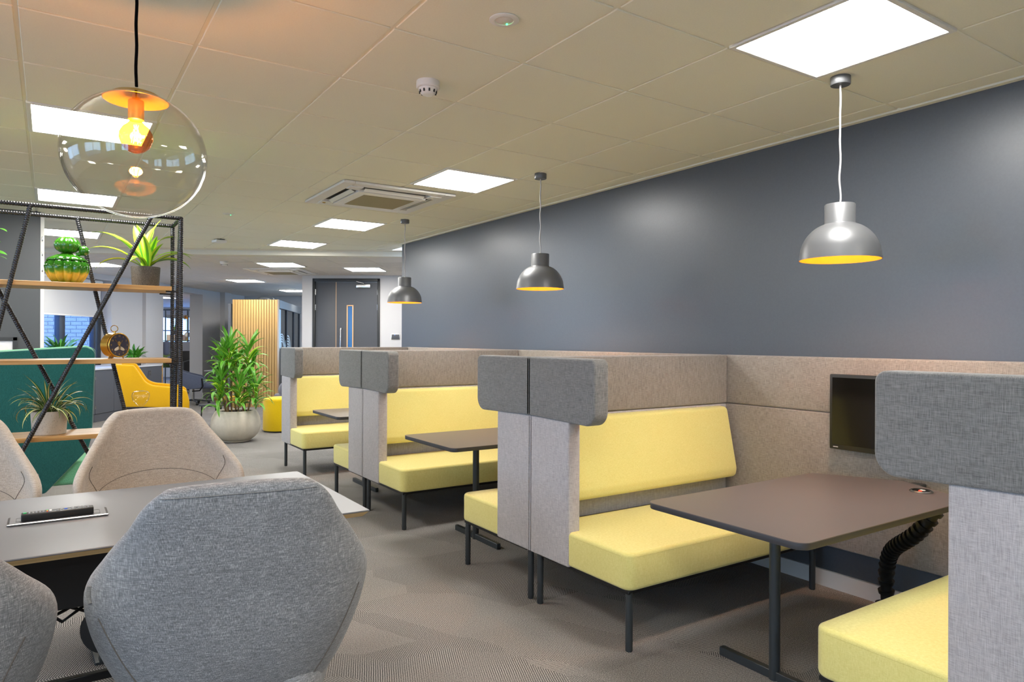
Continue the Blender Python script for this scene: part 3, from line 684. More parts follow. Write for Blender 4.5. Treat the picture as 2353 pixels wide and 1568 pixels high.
def booth_table(yc, label):
    t = thing('booth_table', label, 'table', (0, yc, 0), 0, 'dark booth tables'); z = .71; hw = .365
    pts = [(2.07, -hw), (3.24, -hw), (3.42, 0), (3.24, hw), (2.07, hw)]; rr = [.045, .03, .05, .03, .045]
    bm = new(); prism(bm, outline(pts, rr), z - .003, z, XY); tp = ob('table_top', bm, 'table_top', t)
    bm = new(); prism(bm, outline([(p[0] + (.001 if p[0] < 3 else -.001), p[1] * .998) for p in pts], rr), z - .026, z - .003, XY, .003); ob('edge_band', bm, 'table_edge', tp)
    bm = new(); bx(bm, (3.2, -.03, z - .06), (XI, .03, z - .027), .003, 1); ob('wall_bracket', bm, 'steel_leg', t)
    for x in (2.47,):
        bm = new(); cyl(bm, (x, .03, .0), (x, .03, z - .026), .022, n=24); ob('post', bm, 'steel_leg', t)
        bm = new(); bx(bm, (x - .015, -.27, .0), (x + .015, .30, .038), .003, 1); ob('foot_bar', bm, 'steel_leg', t)
        bm = new(); bx(bm, (x - .03, -.25, z - .034), (x + .03, .25, z - .026), .002, 1); ob('top_bracket', bm, 'steel_leg', t)
    return t
booth_table(1.742, 'dark brown booth table with socket grommet in the nearest booth')
booth_table(4.135, 'dark booth table of the middle booth, partly hidden by the grey wing')
booth_table(6.185, 'small looking dark booth table of the farthest booth')
# socket grommet in the near table
t = thing('table_socket', 'round chrome rimmed power socket set in the near booth table top', 'socket', (3.24, 1.575, .7105))
bm = new(); lathe(bm, [(.034, .001), (.046, .0), (.048, .004), (.042, .008), (.035, .006)], 32); ob('rim', bm, 'chrome', t)
bm = new(); lathe(bm, [(0, .004), (.028, .004), (.036, .002)], 28); ob('insert', bm, 'black_plastic', t)
bm = new(); bx(bm, (-.012, -.006, .004), (-.002, .006, .0075), .001, 1); ob('switch', bm, emitter('red switch glow', (255, 50, 30), 3), t)
bm = new(); bx(bm, (.008, -.01, .004), (.02, .01, .0065), .001, 1); ob('outlet', bm, 'white_plastic', t)
# monitor
t = thing('monitor', 'black flat monitor mounted on the screen panel above the near table', 'monitor', (XI - .06, 1.84, 1.0), 0)
bm = new(); bx(bm, (-.018, -.335, -.195), (.014, .335, .205), .006, 2); ob('housing', bm, 'monitor', t)
bm = new(); bx(bm, (-.0195, -.318, -.168), (-.0175, .318, .188), .0005, 1); ob('screen', bm, 'screen', t)
bm = new(); bx(bm, (.014, -.06, -.06), (.062, .06, .06), .004); ob('wall_bracket', bm, 'black_metal', t)
bm = new(); bx(bm, (-.019, .285, -.184), (-.0178, .312, -.179)); ob('maker_mark', bm, 'cord_white', t)
t.rotation_euler = (0, 0, .0)
# cable spine under the near table
t = thing('cable_spine', 'black segmented cable spine hanging under the near booth table', 'cable spine', (0, 0, 0))
path = []
for k in range(40):
    s_ = k / 39
    p0, p1, p2, p3 = Vector((3.22, 1.50, .655)), Vector((3.17, 1.62, .38)), Vector((3.34, 1.80, .52)), Vector((3.36, 1.79, .12))
    path.append((1 - s_) ** 3 * p0 + 3 * (1 - s_) ** 2 * s_ * p1 + 3 * (1 - s_) * s_ ** 2 * p2 + s_ ** 3 * p3)
bm = new(); tube(bm, path, .026, 14); ob('core', bm, 'black_plastic', t)
for k in range(1, 39, 2):
    d = (path[k + 1] - path[k - 1]).normalized(); bm = new(); cyl(bm, path[k] - d * .009, path[k] + d * .009, .037, .034, 16); ob('segment', bm, 'black_plastic', t)
bm = new(); cyl(bm, path[-1], path[-1] - Vector((0, 0, .12)), .05, .055, 20); ob('weighted_base', bm, 'black_plastic', t)
t = thing('power_module', 'small black cylinder power module fixed beneath the near booth table', 'power module', (3.22, 1.86, .684))
bm = new(); cyl(bm, (0, 0, -.15), (0, 0, 0), .028, n=20); ob('body', bm, 'black_plastic', t)
bm = new(); lathe(bm, [(0, -.16), (.02, -.158), (.026, -.15)], 20); ob('end_cap', bm, 'dark_plastic', t)
bm = new(); tube(bm, [(.02, -.02, -.13), (.05, -.06, -.17), (.06, -.12, -.08), (.04, -.2, -.03)], .004, 6); ob('lead', bm, 'black_plastic', t)
t = thing('loose_cable', 'short black cable end dangling below the middle of the near booth table', 'cable', (2.66, 1.9, .684))
bm = new(); tube(bm, [(0, 0, 0), (.004, 0, -.05), (-.006, .006, -.09), (-.012, .014, -.115), (-.03, .02, -.125)], .003, 6); ob('lead', bm, 'black_plastic', t)
# ------------------------------------------------------------------ meeting table with chairs
TZ = .72
t = thing('meeting_table', 'pale grey meeting table with ply edge among the tub chairs', 'table', (0, 0, 0))
TX0, TX1, TY0, TY1 = -.97, 1.036, 2.55, 3.495
bm = new(); bx(bm, (TX0, TY0, TZ - .006), (TX1, TY1, TZ), .002, 1); tp = ob('table_top', bm, 'lino_grey', t)
bm = new()
A = [bm.verts.new(v) for v in ((TX0 + .002, TY0 + .002, TZ - .006), (TX1 - .002, TY0 + .002, TZ - .006), (TX1 - .002, TY1 - .002, TZ - .006), (TX0 + .002, TY1 - .002, TZ - .006))]
B_ = [bm.verts.new(v) for v in ((TX0 + .022, TY0 + .022, TZ - .026), (TX1 - .022, TY0 + .022, TZ - .026), (TX1 - .022, TY1 - .022, TZ - .026), (TX0 + .022, TY1 - .022, TZ - .026))]
bm.faces.new(A); bm.faces.new(B_[::-1])
for i in range(4): bm.faces.new((A[i], B_[i], B_[(i + 1) % 4], A[(i + 1) % 4]))
bmesh.ops.recalc_face_normals(bm, faces=bm.faces[:]); ob('ply_edge', bm, 'ply', tp, smooth=0)
bm = new(); bx(bm, (-.16, 2.80, .46), (.34, 3.25, .694), .004, 1); ob('cable_box', bm, 'black_metal', t)
bm = new(); bx(bm, (-.5, 2.86, .50), (-.20, 3.2, .694), .004, 1); ob('cable_tray', bm, 'black_plastic', t)
bm = new(); bx(bm, (-.06, 2.70, .684), (.08, 2.74, .694), .003, 1); ob('under_light', bm, 'white_plastic', t)
for x in (-.62, .70):
    for y in (2.72, 3.33):
        bm = new(); bx(bm, (x - .025, y - .012, .0), (x + .025, y + .012, .694), .003, 1); ob('leg', bm, 'black_metal', t)
    bm = new(); bx(bm, (x - .025, 2.72, .0), (x + .025, 3.33, .02), .003, 1); ob('floor_bar', bm, 'black_metal', t)
bm = new(); bx(bm, (-.62, 3.02, .10), (.70, 3.05, .13), .003, 1); ob('stretcher', bm, 'black_metal', t)
bm = new()
for k in range(5):
    tube(bm, [(-.14 + .05 * k, 2.9, .46), (-.10 + .07 * k, 2.9 + .01 * k, .40 - .01 * (k % 3)), (0 + .05 * k, 2.92, .42), (.1 + .03 * k, 2.93, .46)], .006, 6)
ob('hanging_cables', bm, 'black_plastic', t)
bm = new(); tube(bm, [(.20, 2.84, .44), (.24, 2.83, .46), (.26, 2.83, .36), (.22, 2.84, .28)], .008, 8); ob('grey_cable', bm, 'cord_white', t)
bm = new(); cyl(bm, (.15, 2.86, .34), (.20, 2.92, .34), .075, n=24); ob('cable_reel', bm, 'black_plastic', t)
# pop-up socket box
t = thing('socket_box', 'flat grey flip-up socket box let into the meeting table under the remote', 'socket box', (.031, 3.063, TZ))
bm = new(); prism(bm, outline([(-.155, -.072), (.155, -.072), (.155, .072), (-.155, .072)], .012), 0, .004, XY, .0015); ob('rim', bm, 'dark_plastic', t)
bm = new(); bx(bm, (-.148, -.064, .002), (.148, .064, .0055), .001, 1); ob('lid', bm, 'lino_grey', t)
bm = new(); tube(bm, [(-.153, -.071, .006), (.153, -.071, .006)], .0025, 8); ob('hinge_bar', bm, 'chrome', t)
for sx in (-1, 1):
    bm = new()
    for lo, hi in (((sx * .108, -.03, .005), (sx * .110, .03, .0062)), ((sx * .128, -.03, .005), (sx * .130, .03, .0062)), ((sx * .108, -.031, .005), (sx * .130, -.029, .0062)), ((sx * .108, .029, .005), (sx * .130, .031, .0062))): bx(bm, lo, hi)
    ob('finger_pull', bm, 'dark_plastic', t)
t = thing('remote_control', 'long black remote control with coloured buttons lying on the socket box', 'remote control', (.028, 3.042, TZ + .006), .012)
bm = new(); bx(bm, (-.111, -.022, 0), (.111, .022, .026), .004, 3); ob('body', bm, 'black_plastic', t)
bc = mat('button grey', (150, 152, 154), .5); gb_ = mat('button green', (40, 190, 110), .4); rb = mat('button red', (214, 50, 40), .4); yb = mat('button yellow', (230, 190, 40), .4); bb = mat('button blue', (70, 110, 220), .4)
btn = [(-.100, 0, gb_, .011, .012)]
for k in range(5):
    for y in (-.011, 0, .011): btn.append((-.086 + .0105 * k, y, bc, .006, .006))
for y, m_ in ((-.011, rb), (0, yb), (.011, gb_)): btn.append((-.033, y, m_, .005, .006))
btn += [(-.023, 0, M['paper'], .008, .022), (.024, 0, bb, .010, .010), (.0, -.010, bc, .012, .005), (.0, .010, bc, .012, .005), (.012, 0, bc, .005, .012)]
for k in range(6):
    for y in (-.010, .002, .013): btn.append((.042 + .0105 * k, y, bc, .006, .005))
for x, y, m_, sx, sy in btn:
    bm = new(); bx(bm, (x - sx / 2, y - sy / 2, .0255), (x + sx / 2, y + sy / 2, .0285), .0008, 1); ob('button', bm, m_, t)
# tub chairs
def shell_pt(u, v, prof, scale=1.0):
    """v 0..1 up the shell, u -1..1 across"""
    n = len(prof) - 1; k = min(int(v * n), n - 1); f = v * n - k
    a, b_ = prof[k], prof[k + 1]
    c0 = prof[max(k - 1, 0)]; d0 = prof[min(k + 2, n)]
    def cr(p, q, r, s): return .5 * ((2 * q) + (-p + r) * f + (2 * p - 5 * q + 4 * r - s) * f * f + (-p + 3 * q - 3 * r + s) * f ** 3)
    z, W, yb, wr = (cr(c0[i], a[i], b_[i], d0[i]) for i in range(4))
    k_ = max(0.0, min(1.0, wr / .26)); k_ = k_ * k_ * (3 - 2 * k_)
    x = W * ((.45 + .55 * k_) * math.sin(u * PI / 2) + .55 * (1 - k_) * u)
    y = yb + wr * (abs(u) ** 2.6)
    return Vector((x, y, z)) * scale
#        z     halfW  y_back  wrap
CHAIR = [(.36, .20, -.12, .10), (.43, .262, -.165, .20), (.52, .312, -.205, .27), (.62, .345, -.235, .28), (.715, .352, -.255, .26), (.81, .305, -.28, .17), (.90, .252, -.30, .09), (.965, .218, -.315, .045), (1.012, .172, -.322, .02)]
def shell_mesh(prof, th, mats, nu=36, nv=44, toparc=.012):
    bm = new(); G = []; H = []
    P = [[shell_pt(-1 + 2 * i / nu, j / nv, prof) for i in range(nu + 1)] for j in range(nv + 1)]
    for j in range(nv + 1):
        for i in range(nu + 1): P[j][i].z += toparc * (1 - (abs(-1 + 2 * i / nu)) ** 2) * (j / nv) ** 6
    for j in range(nv + 1):
        ra, rb_ = [], []
        for i in range(nu + 1):
            p = P[j][i]; du = P[j][min(i + 1, nu)] - P[j][max(i - 1, 0)]; dv = P[min(j + 1, nv)][i] - P[max(j - 1, 0)][i]
            nr = du.cross(dv); nr = nr.normalized() if nr.length > 1e-9 else Vector((0, -1, 0))
            if nr.y > 0 and abs(-1 + 2 * i / nu) < .2: nr = -nr
            edge = min(1.0, min(i, nu - i) / 3.0, min(j, nv - j) / 3.0); k = th / 2 * (.35 + .65 * math.sqrt(max(0, edge)))
            ra.append(bm.verts.new(p + nr * k)); rb_.append(bm.verts.new(p - nr * k))
        G.append(ra); H.append(rb_)
    for j in range(nv):
        for i in range(nu):
            bm.faces.new((G[j][i], G[j][i + 1], G[j + 1][i + 1], G[j + 1][i])); bm.faces.new((H[j][i], H[j + 1][i], H[j + 1][i + 1], H[j][i + 1]))
    for j in range(nv):
        bm.faces.new((G[j][0], G[j + 1][0], H[j + 1][0], H[j][0])); bm.faces.new((G[j][nu], H[j][nu], H[j + 1][nu], G[j + 1][nu]))
    for i in range(nu):
        bm.faces.new((G[0][i], H[0][i], H[0][i + 1], G[0][i + 1])); bm.faces.new((G[nv][i], G[nv][i + 1], H[nv][i + 1], H[nv][i]))
    bmesh.ops.recalc_face_normals(bm, faces=bm.faces[:])
    return me(bm, mats, 180)
def seam_on(prof, uv, off, r=.0013):
    pts = []
    for u, v in uv:
        p = shell_pt(u, v, prof); du = shell_pt(u + .01, v, prof) - shell_pt(u - .01, v, prof); dv = shell_pt(u, min(v + .01, 1), prof) - shell_pt(u, max(v - .01, 0), prof)
        nr = du.cross(dv).normalized()
        if nr.y > 0: nr = -nr
        pts.append(p + nr * off)
    bm = new(); tube(bm, pts, r, 6); return bm
TH = .052
def tub_chair(fab, loc, rz, label):
    t = thing('tub_chair', label, 'chair', loc, rz, 'high backed tub chairs at the meeting table')
    ob('shell', shell_mesh(CHAIR, TH, fab), None, t)
    def arc(f, u0, u1, n=24): return [(u0 + (u1 - u0) * k / n, f(u0 + (u1 - u0) * k / n)) for k in range(n + 1)]
    # seams inside: lumbar arc and two arm seams; outside: two darts
    bm = seam_on(CHAIR, arc(lambda u: .50 - .10 * (u / .6) ** 2, -.6, .6), -TH / 2 - .001); ob('lumbar_seam', bm, 'seam_dark', t)
    for s_ in (-1, 1):
        bm = seam_on(CHAIR, [(s_ * (.6 + .36 * k / 10), .40 + .20 * (k / 10) ** .7) for k in range(11)], -TH / 2 - .001); ob('arm_seam', bm, 'seam_dark', t)
        bm = seam_on(CHAIR, [(s_ * (.66 - .22 * (k / 12) ** .8), .46 - .40 * k / 12) for k in range(13)], TH / 2 + .0005, .0018); ob('back_dart', bm, 'seam_dark', t)
    tr = [(-.86 + 1.72 * k / 40, .95 + .012 * (1 - (abs(k - 20) / 20) ** 4)) for k in range(41)]
    bm = seam_on(CHAIR, tr, TH / 2 + .0003, .0012); ob('top_stitch', bm, 'charcoal_wool', t)
    bm = seam_on(CHAIR, [(-.80, .545), (-.765, .52), (-.73, .50)], TH / 2 + .001, .0075); ob('label_tab', bm, 'charcoal_wool', t)
    # seat
    bm = new(); pts = outline([(-.20, -.20), (.20, -.20), (.29, .06), (.27, .33), (-.27, .33), (-.29, .06)], [.1, .1, .1, .07, .07, .1], 6)
    prism(bm, pts, .345, .455, XY, .03, 4); ob('seat', bm, fab, t)
    for s_ in (-1, 1):
        def bar(p, q, wd, thk, name='leg'):
            bm = new(); p, q = Vector(p), Vector(q); d = (q - p); L = d.length; d.normalize(); side = Vector((0, 1, 0)); side = (side - d * side.dot(d)).normalized(); o3 = d.cross(side)
            vs = []
            for e_ in (p, q): vs.append([bm.verts.new(e_ + side * (a * wd / 2) + o3 * (b * thk / 2)) for a, b in ((-1, -1), (1, -1), (1, 1), (-1, 1))])
            bm.faces.new(vs[0][::-1]); bm.faces.new(vs[1])
            for k in range(4): bm.faces.new((vs[0][k], vs[0][(k + 1) % 4], vs[1][(k + 1) % 4], vs[1][k]))
            bmesh.ops.recalc_face_normals(bm, faces=bm.faces[:]); ob(name, bm, 'steel_leg', t, smooth=20)
        bar((s_ * .20, -.14, .40), (s_ * .29, -.20, 0), .045, .014); bar((s_ * .20, .20, .35), (s_ * .29, .26, 0), .045, .014)
        bm = new(); bx(bm, (s_ * .29 - .02, -.22, 0), (s_ * .29 + .02, .28, .012), .002, 1); ob('floor_bar', bm, 'steel_leg', t)
        bar((s_ * .22, -.13, .30), (s_ * .02, -.02, .345), .045, .014, 'under_brace')
    return t
tub_chair('chair_grey', (.452, 2.14, 0), math.radians(-9), 'grey tub chair with its back to us in the centre foreground')
tub_chair('chair_grey', (-.348, 2.20, 0), math.radians(-7), 'grey tub chair with its back to us cut off at the lower left corner')
tub_chair('chair_beige', (.462, 3.70, 0), PI + .04, 'warm grey tub chair facing us across the meeting table')
tub_chair('chair_beige', (-.40, 3.74, 0), PI - .05, 'warm grey tub chair facing us cut off at the left edge')
# ------------------------------------------------------------------ rebar shelf
SX0, SX1, SYF, SYB, STOP = -1.5, .658, 4.605, 4.95, 2.106
t = thing('rebar_shelf', 'tall open shelf of black ribbed rebar with oak boards', 'shelf', (0, 0, 0))
def rebar(p, q, r=.0122):
    p, q = Vector(p), Vector(q); L = (q - p).length; n = max(8, int(L / .0028)); bm = new()
    def rf(i, a):
        s_ = i * L / n
        return r * (.94 + .15 * max(0.0, math.sin(2 * PI * s_ / .0125 + a)))
    tube(bm, [p + (q - p) * i / n for i in range(n + 1)], r, 10, rfun=rf); return bm
SH = [.405, .835, 1.261, 1.695]
for y in (SYF, SYB):
    ob('top_rail', rebar((SX0, y, STOP), (SX1, y, STOP)), 'rebar', t)
    for x in (SX0, SX1): ob('post', rebar((x, y, 0), (x, y, STOP)), 'rebar', t)
    ob('base_rail', rebar((SX0, y, .012), (SX1, y, .012)), 'rebar', t)
for x in (SX0, SX1):
    ob('end_rail', rebar((x, SYF, STOP), (x, SYB, STOP)), 'rebar', t); ob('base_rail', rebar((x, SYF, .012), (x, SYB, .012)), 'rebar', t)
ob('end_brace', rebar((SX1, SYF + .03, STOP - .01), (SX1, SYB, .3)), 'rebar', t)
yf, yb2 = SYF + .012, SYB - .006
for (x0, x1, y) in ((.50, -.478, SYF), (-.09, -.525, SYF), (-.70, -1.30, SYF), (.136, .594, SYB), (-.449, .507, SYB), (-.95, -.40, SYB)):
    ob('diagonal_bar', rebar((x0, y, STOP), (x1, y, 0.0)), 'rebar', t)
for z in SH:
    bm = new(); bx(bm, (SX0 + .03, SYF + .018, z - .026), (.612, SYB - .014, z), .0015, 1); ob('board', bm, 'oak', t)
    for y in (SYF + .03, SYB - .03):
        bm = new(); tube(bm, [(.58, y, z - .030), (.66, y, z - .030)], .005, 6); ob('board_bracket', bm, 'rebar', t)
# ------------------------------------------------------------------ plants
def leaf_mesh(L, W, droop, mats, segs=9, fold=.25, cup=0.0, shape=1.0, rise=.9):
    """strap leaf growing along +x from the origin, first up then arching over; three strips across"""
    bm = new(); rows = []; x = z = 0.0; ang = rise
    for k in range(segs + 1):
        f = k / segs
        wv = W * (math.sin(PI * min(1, f * .92 + .08) ** shape) ** .75) * .5 if f < .999 else .0006
        nx, nz = -math.sin(ang), math.cos(ang)
        row = []
        for c in (-1, -.38, .38, 1):
            up = fold * abs(c) * wv
            row.append(bm.verts.new((x + nx * up, c * wv, z + nz * up)))
        rows.append(row); x += L / segs * math.cos(ang); z += L / segs * math.sin(ang); ang -= droop / segs * (.5 + f)
    for a, b_ in zip(rows, rows[1:]):
        for c in range(3):
            f = bm.faces.new((a[c], a[c + 1], b_[c + 1], b_[c])); f.material_index = 1 if c == 1 else 0
    return me(bm, mats, 60)
def add_leaf(parent, mesh, loc, az, tilt=0.0, sc=1.0, twist=0.0, name='leaf'):
    o = bpy.data.objects.new(name, mesh); COL.objects.link(o); o.parent = parent; o.location = loc
    o.rotation_mode = 'XYZ'; o.rotation_euler = (twist, tilt, az); o.scale = (sc, sc, sc); return o
def pot(t, prof, m, soilr, soilz, n=40):
    bm = new(); lathe(bm, prof, n); p = ob('pot', bm, m, t)
    bm = new(); lathe(bm, [(0, soilz + .01), (soilr * .6, soilz + .004), (soilr, soilz)], 24); ob('soil', bm, 'soil', t); return p
# striped dracaena on the top board
t = thing('potted_dracaena', 'lime striped dracaena in a dark round pot on the top board', 'potted plant', (.487, 4.78, SH[3]))
pot(t, [(0, 0), (.07, 0), (.074, .004), (.081, .118), (.080, .122), (.074, .122), (.072, .112)], 'dark_pot', .074, .108)
DL = [leaf_mesh(.36, .064, 1.25, ['leaf_lime', 'leaf'], 10, .35, rise=1.15), leaf_mesh(.30, .056, .6, ['leaf_lime', 'leaf'], 10, .45, rise=1.25), leaf_mesh(.30, .050, 1.9, ['leaf_lime', 'leaf'], 12, .3, rise=.95)]
for k, (az, ty, tilt, sc) in enumerate([(152, 0, .12, 1.15), (172, 0, .35, .9), (178, 2, .35, 1.0), (95, 1, -.2, 1.0), (120, 1, -.1, 1.05), (60, 1, .0, 1.1), (35, 0, .0, 1.05), (8, 2, .0, 1.05), (-10, 2, .25, 1.0), (-25, 0, .45, .85), (-80, 1, -.1, .75), (-120, 1, .1, .8), (20, 1, -.25, 1.1), (200, 1, .2, .8), (240, 2, .2, .8), (80, 0, .0, 1.0), (-50, 1, .25, .7)]):
    add_leaf(t, DL[ty], (.012 * math.cos(az), .012 * math.sin(az), .112), math.radians(az) - .1, tilt, sc, random.uniform(-.3, .3))
# large leaved plant cut by the left frame edge
t = thing('broad_leaf_plant', 'broad leaved plant poking in at the left edge on the top board', 'potted plant', (-.34, 4.78, SH[3]))
pot(t, [(0, 0), (.055, 0), (.06, .003), (.066, .10), (.064, .104), (.058, .104), (.056, .095)], 'terrazzo', .058, .09)
BL = leaf_mesh(.15, .075, 1.2, ['leaf', 'leaf'], 9, .2, rise=.7, shape=.9)
bm = new()
for k, (az, z) in enumerate(((-30, .16), (-10, .04), (40, .12), (100, .10), (160, .12), (220, .08), (290, .1), (-14, .015))):
    a = math.radians(az); p = Vector((.035 * math.cos(a), .035 * math.sin(a), .10 + z)); tube(bm, [(0, 0, .09), (p.x * .5, p.y * .5, .09 + z * .7), p], .003, 6)
    add_leaf(t, BL, p, a, .25, random.uniform(.7, .95), random.uniform(-.4, .4))
ob('stems', bm, 'leaf_dark', t)
# spider plant
t = thing('spider_plant', 'spider plant in a pale speckled stone pot on the lower oak board', 'potted plant', (0, 4.76, SH[1]))
pot(t, [(0, 0), (.078, 0), (.082, .004), (.090, .128), (.089, .132), (.083, .132), (.081, .122)], 'terrazzo', .082, .118)
SL = [leaf_mesh(.26, .018, d, ['leaf_dark', 'leaf_cream'], 12, .3, rise=r) for d, r in ((1.5, 1.35), (2.3, 1.1), (2.9, .8), (1.0, 1.45))]
random.seed(3)
for k in range(64):
    az = random.uniform(0, 2 * PI); ty = random.choice((0, 1, 1, 2, 2, 3))
    add_leaf(t, SL[ty], (.035 * math.cos(az) * random.random(), .035 * math.sin(az) * random.random(), .118), az, random.uniform(-.15, .2), random.uniform(.62, 1.0), random.uniform(-.5, .5))
# big floor plant in round planter
t = thing('floor_planter', 'tall leafy dracaena in a round putty coloured planter on the floor', 'potted plant', (2.10, 9.90, 0))
pr = [(0, 0), (.16, 0), (.19, .008)]
for k in range(1, 19):
    a = -1.12 + k * 1.84 / 18; pr.append((.318 * math.cos(a) ** .8, .225 + (.24 if a < 0 else .29) * math.sin(a)))
rt = pr[-1]; pr += [(rt[0] - .012, rt[1] + .004), (rt[0] - .028, rt[1] - .01), (rt[0] - .02, rt[1] - .06)]
pot(t, pr, 'stone_pot', rt[0] - .015, rt[1] - .03, 56)
bm = new(); random.seed(11)
for k in range(60):
    a = random.uniform(0, 2 * PI); r = random.uniform(.05, rt[0] - .04); ball(bm, (r * math.cos(a), r * math.sin(a), rt[1] - .025), random.uniform(.01, .018), 6, 4)
o = ob('bark_chips', bm, 'soil', t); o['kind'] = 'stuff'
FL = [leaf_mesh(.34, .050, d, ['leaf_fresh', 'leaf_fresh2'], 8, .3, rise=r) for d, r in ((1.3, 1.2), (2.0, .95), (2.5, .65), (.8, 1.35))] + [leaf_mesh(.34, .050, 1.7, ['leaf_lime', 'leaf'], 8, .3, rise=1.0)]
for cx_, cy_, h, n in ((-.09, .02, .92, 34), (.08, -.05, 1.02, 36), (.02, .10, .84, 30), (-.12, -.08, .60, 32), (.12, .04, .64, 32), (.0, -.13, .46, 32), (.13, -.10, .40, 28), (-.06, -.03, 1.06, 34), (-.13, -.02, .40, 28)):
    z0 = rt[1] - .03; bm = new(); top = Vector((cx_ * 1.7, cy_ * 1.7, z0 + h * .82)); tube(bm, [(cx_, cy_, z0), (cx_ * 1.2, cy_ * 1.25, z0 + h * .4), top], .011, 8); ob('cane', bm, 'cane', t)
    for k in range(n):
        f = k / n; az = k * 2.4 + random.uniform(-.3, .3); ty = 3 if f > .85 else (0 if f > .6 else (4 if k % 3 == 0 else (1 if f > .3 else 2)))
        add_leaf(t, FL[ty], top + Vector((0, 0, (f - .85) * .34)), az, random.uniform(-.2, .2), random.uniform(.72, 1.05), random.uniform(-.4, .4))
# ------------------------------------------------------------------ ornaments on the shelf
t = thing('cactus_jar', 'glossy green ceramic jar shaped like a ribbed cactus on the top board', 'jar', (.083, 4.78, SH[3]))
bm = new(); lathe(bm, [(0, 0), (.060, 0), (.066, .004), (.088, .035), (.104, .075), (.106, .10), (.100, .122), (.088, .136)], 96, ribs=12, amp=.17); ob('body', bm, 'glaze', t, smooth=60)
bm = new(); lathe(bm, [(.098, .133), (.099, .138), (.085, .150), (.06, .164), (.035, .172), (.024, .178)], 96, ribs=12, amp=.12); lid = ob('lid', bm, 'glaze2', t, smooth=60)
bm = new(); pr = [(.064 * math.sin(PI * k / 14) if 0 < k < 14 else 0, .224 - .05 * math.cos(PI * k / 14)) for k in range(15)]; lathe(bm, pr, 84, ribs=11, amp=.15); ob('upper_lobe', bm, 'glaze2', t, smooth=60)
bm = new(); pr = [(.027 * math.sin(PI * k / 10) if 0 < k < 10 else 0, .195 - .029 * math.cos(PI * k / 10)) for k in range(11)]; lathe(bm, pr, 48, c=(.082, -.02, 0), ribs=9, amp=.1); cyl(bm, (.045, -.012, .172), (.075, -.02, .18), .012, n=10); ob('small_bud', bm, 'glaze2', t, smooth=60)
def text_mesh(body, size, mm, ext=.0004):
    c = bpy.data.curves.new('txt', 'FONT'); c.body = body; c.size = size; c.extrude = ext; c.align_x = 'CENTER'; c.align_y = 'CENTER'
    o = bpy.data.objects.new('txt', c); COL.objects.link(o); bpy.context.view_layer.update()
    m = bpy.data.meshes.new_from_object(o.evaluated_get(bpy.context.evaluated_depsgraph_get())); bpy.data.objects.remove(o, do_unlink=True)
    m.materials.clear(); m.materials.append(M[mm] if isinstance(mm, str) else mm); return m
# clock: face normal along local -y
t = thing('alarm_clock', 'round brass alarm clock with navy dial and bee motif on the middle board', 'clock', (.324, 4.775, SH[2]), math.radians(36))
zc_ = .080; CR = .072
YF = lambda r, h: None
def disc(bm, r0, r1, y0, y1, n=40, cz=zc_):
    cyl(bm, (0, y0, cz), (0, y1, cz), r0, r1, n)
bm = new(); prf = [(0, -.026), (CR - .008, -.026), (CR, -.022), (CR, .030), (CR - .006, .034), (0, .034)]
lathe(bm, prf, 48); bmesh.ops.rotate(bm, verts=bm.verts[:], cent=(0, 0, 0), matrix=Matrix.Rotation(-PI / 2, 3, 'X')); bmesh.ops.translate(bm, verts=bm.verts[:], vec=(0, 0, zc_)); ob('case', bm, 'brass', t)
navy = mat('navy dial', (44, 46, 72), .4); goldp = mat('gold print', (196, 160, 78), .35, .6)
bm = new(); cyl(bm, (0, .0, zc_), (0, -.036, zc_), CR - .005, n=48); 
bmesh.ops.translate(bm, verts=bm.verts[:], vec=(0, .0, 0)); dial = ob('dial', bm, navy, t)
bm = new(); tube(bm, [((CR - .003) * math.cos(2 * PI * k / 48), -.036, zc_ + (CR - .003) * math.sin(2 * PI * k / 48)) for k in range(48)], .004, 8, closed=True); ob('bezel', bm, 'brass', t)
for h in range(1, 13):
    a = PI / 2 - h * PI / 6; m_ = text_mesh(str(h), .015, goldp); o = ob('numeral', m_, None, dial, (.054 * math.cos(a), -.0368, zc_ + .054 * math.sin(a))); o.rotation_euler = (PI / 2, 0, 0)
cream = mat('cream bee wing', (232, 226, 205), .5)
bm = new(); ball(bm, (-.002, -.038, zc_ + .010), .010, 14, 10, (1, .3, 1.3)); ball(bm, (.0, -.038, zc_ - .012), .009, 14, 10, (.9, .3, 1.6)); ob('bee_body', bm, goldp, dial)
bm = new()
for z in (-.006, -.014, -.021): bx(bm, (-.008, -.0415, zc_ + z - .0018), (.008, -.040, zc_ + z + .0018))
ob('bee_stripes', bm, 'black_plastic', dial)
for s_ in (-1, 1):
    bm = new(); v = ball(bm, (s_ * .022, -.0385, zc_ - .012), .012, 14, 8, (1.9, .15, .75)); bmesh.ops.rotate(bm, verts=v, cent=(0, 0, zc_), matrix=Matrix.Rotation(s_ * .45, 3, 'Y')); ob('bee_wing', bm, cream, dial)
for ang, L in ((.62, .036), (-.75, .046)):
    bm = new(); cyl(bm, (0, -.0395, zc_), (L * math.sin(ang), -.0395, zc_ + L * math.cos(ang)), .0016, .0009, 6); ob('hand', bm, 'brass', dial)
bm = new(); cyl(bm, (0, -.042, zc_), (0, -.043, zc_), CR - .006, n=40); ob('crystal', bm, clear_glass('clock crystal', (255, 255, 255), .8), t)
bm = new(); cyl(bm, (0, 0, zc_ + CR - .002), (0, 0, zc_ + CR + .012), .005, n=10); tube(bm, [(.024 * math.cos(2 * PI * k / 28), .004, zc_ + CR + .026 + .019 * math.sin(2 * PI * k / 28)) for k in range(28)], .0024, 8, closed=True); ob('ring_handle', bm, 'brass', t)
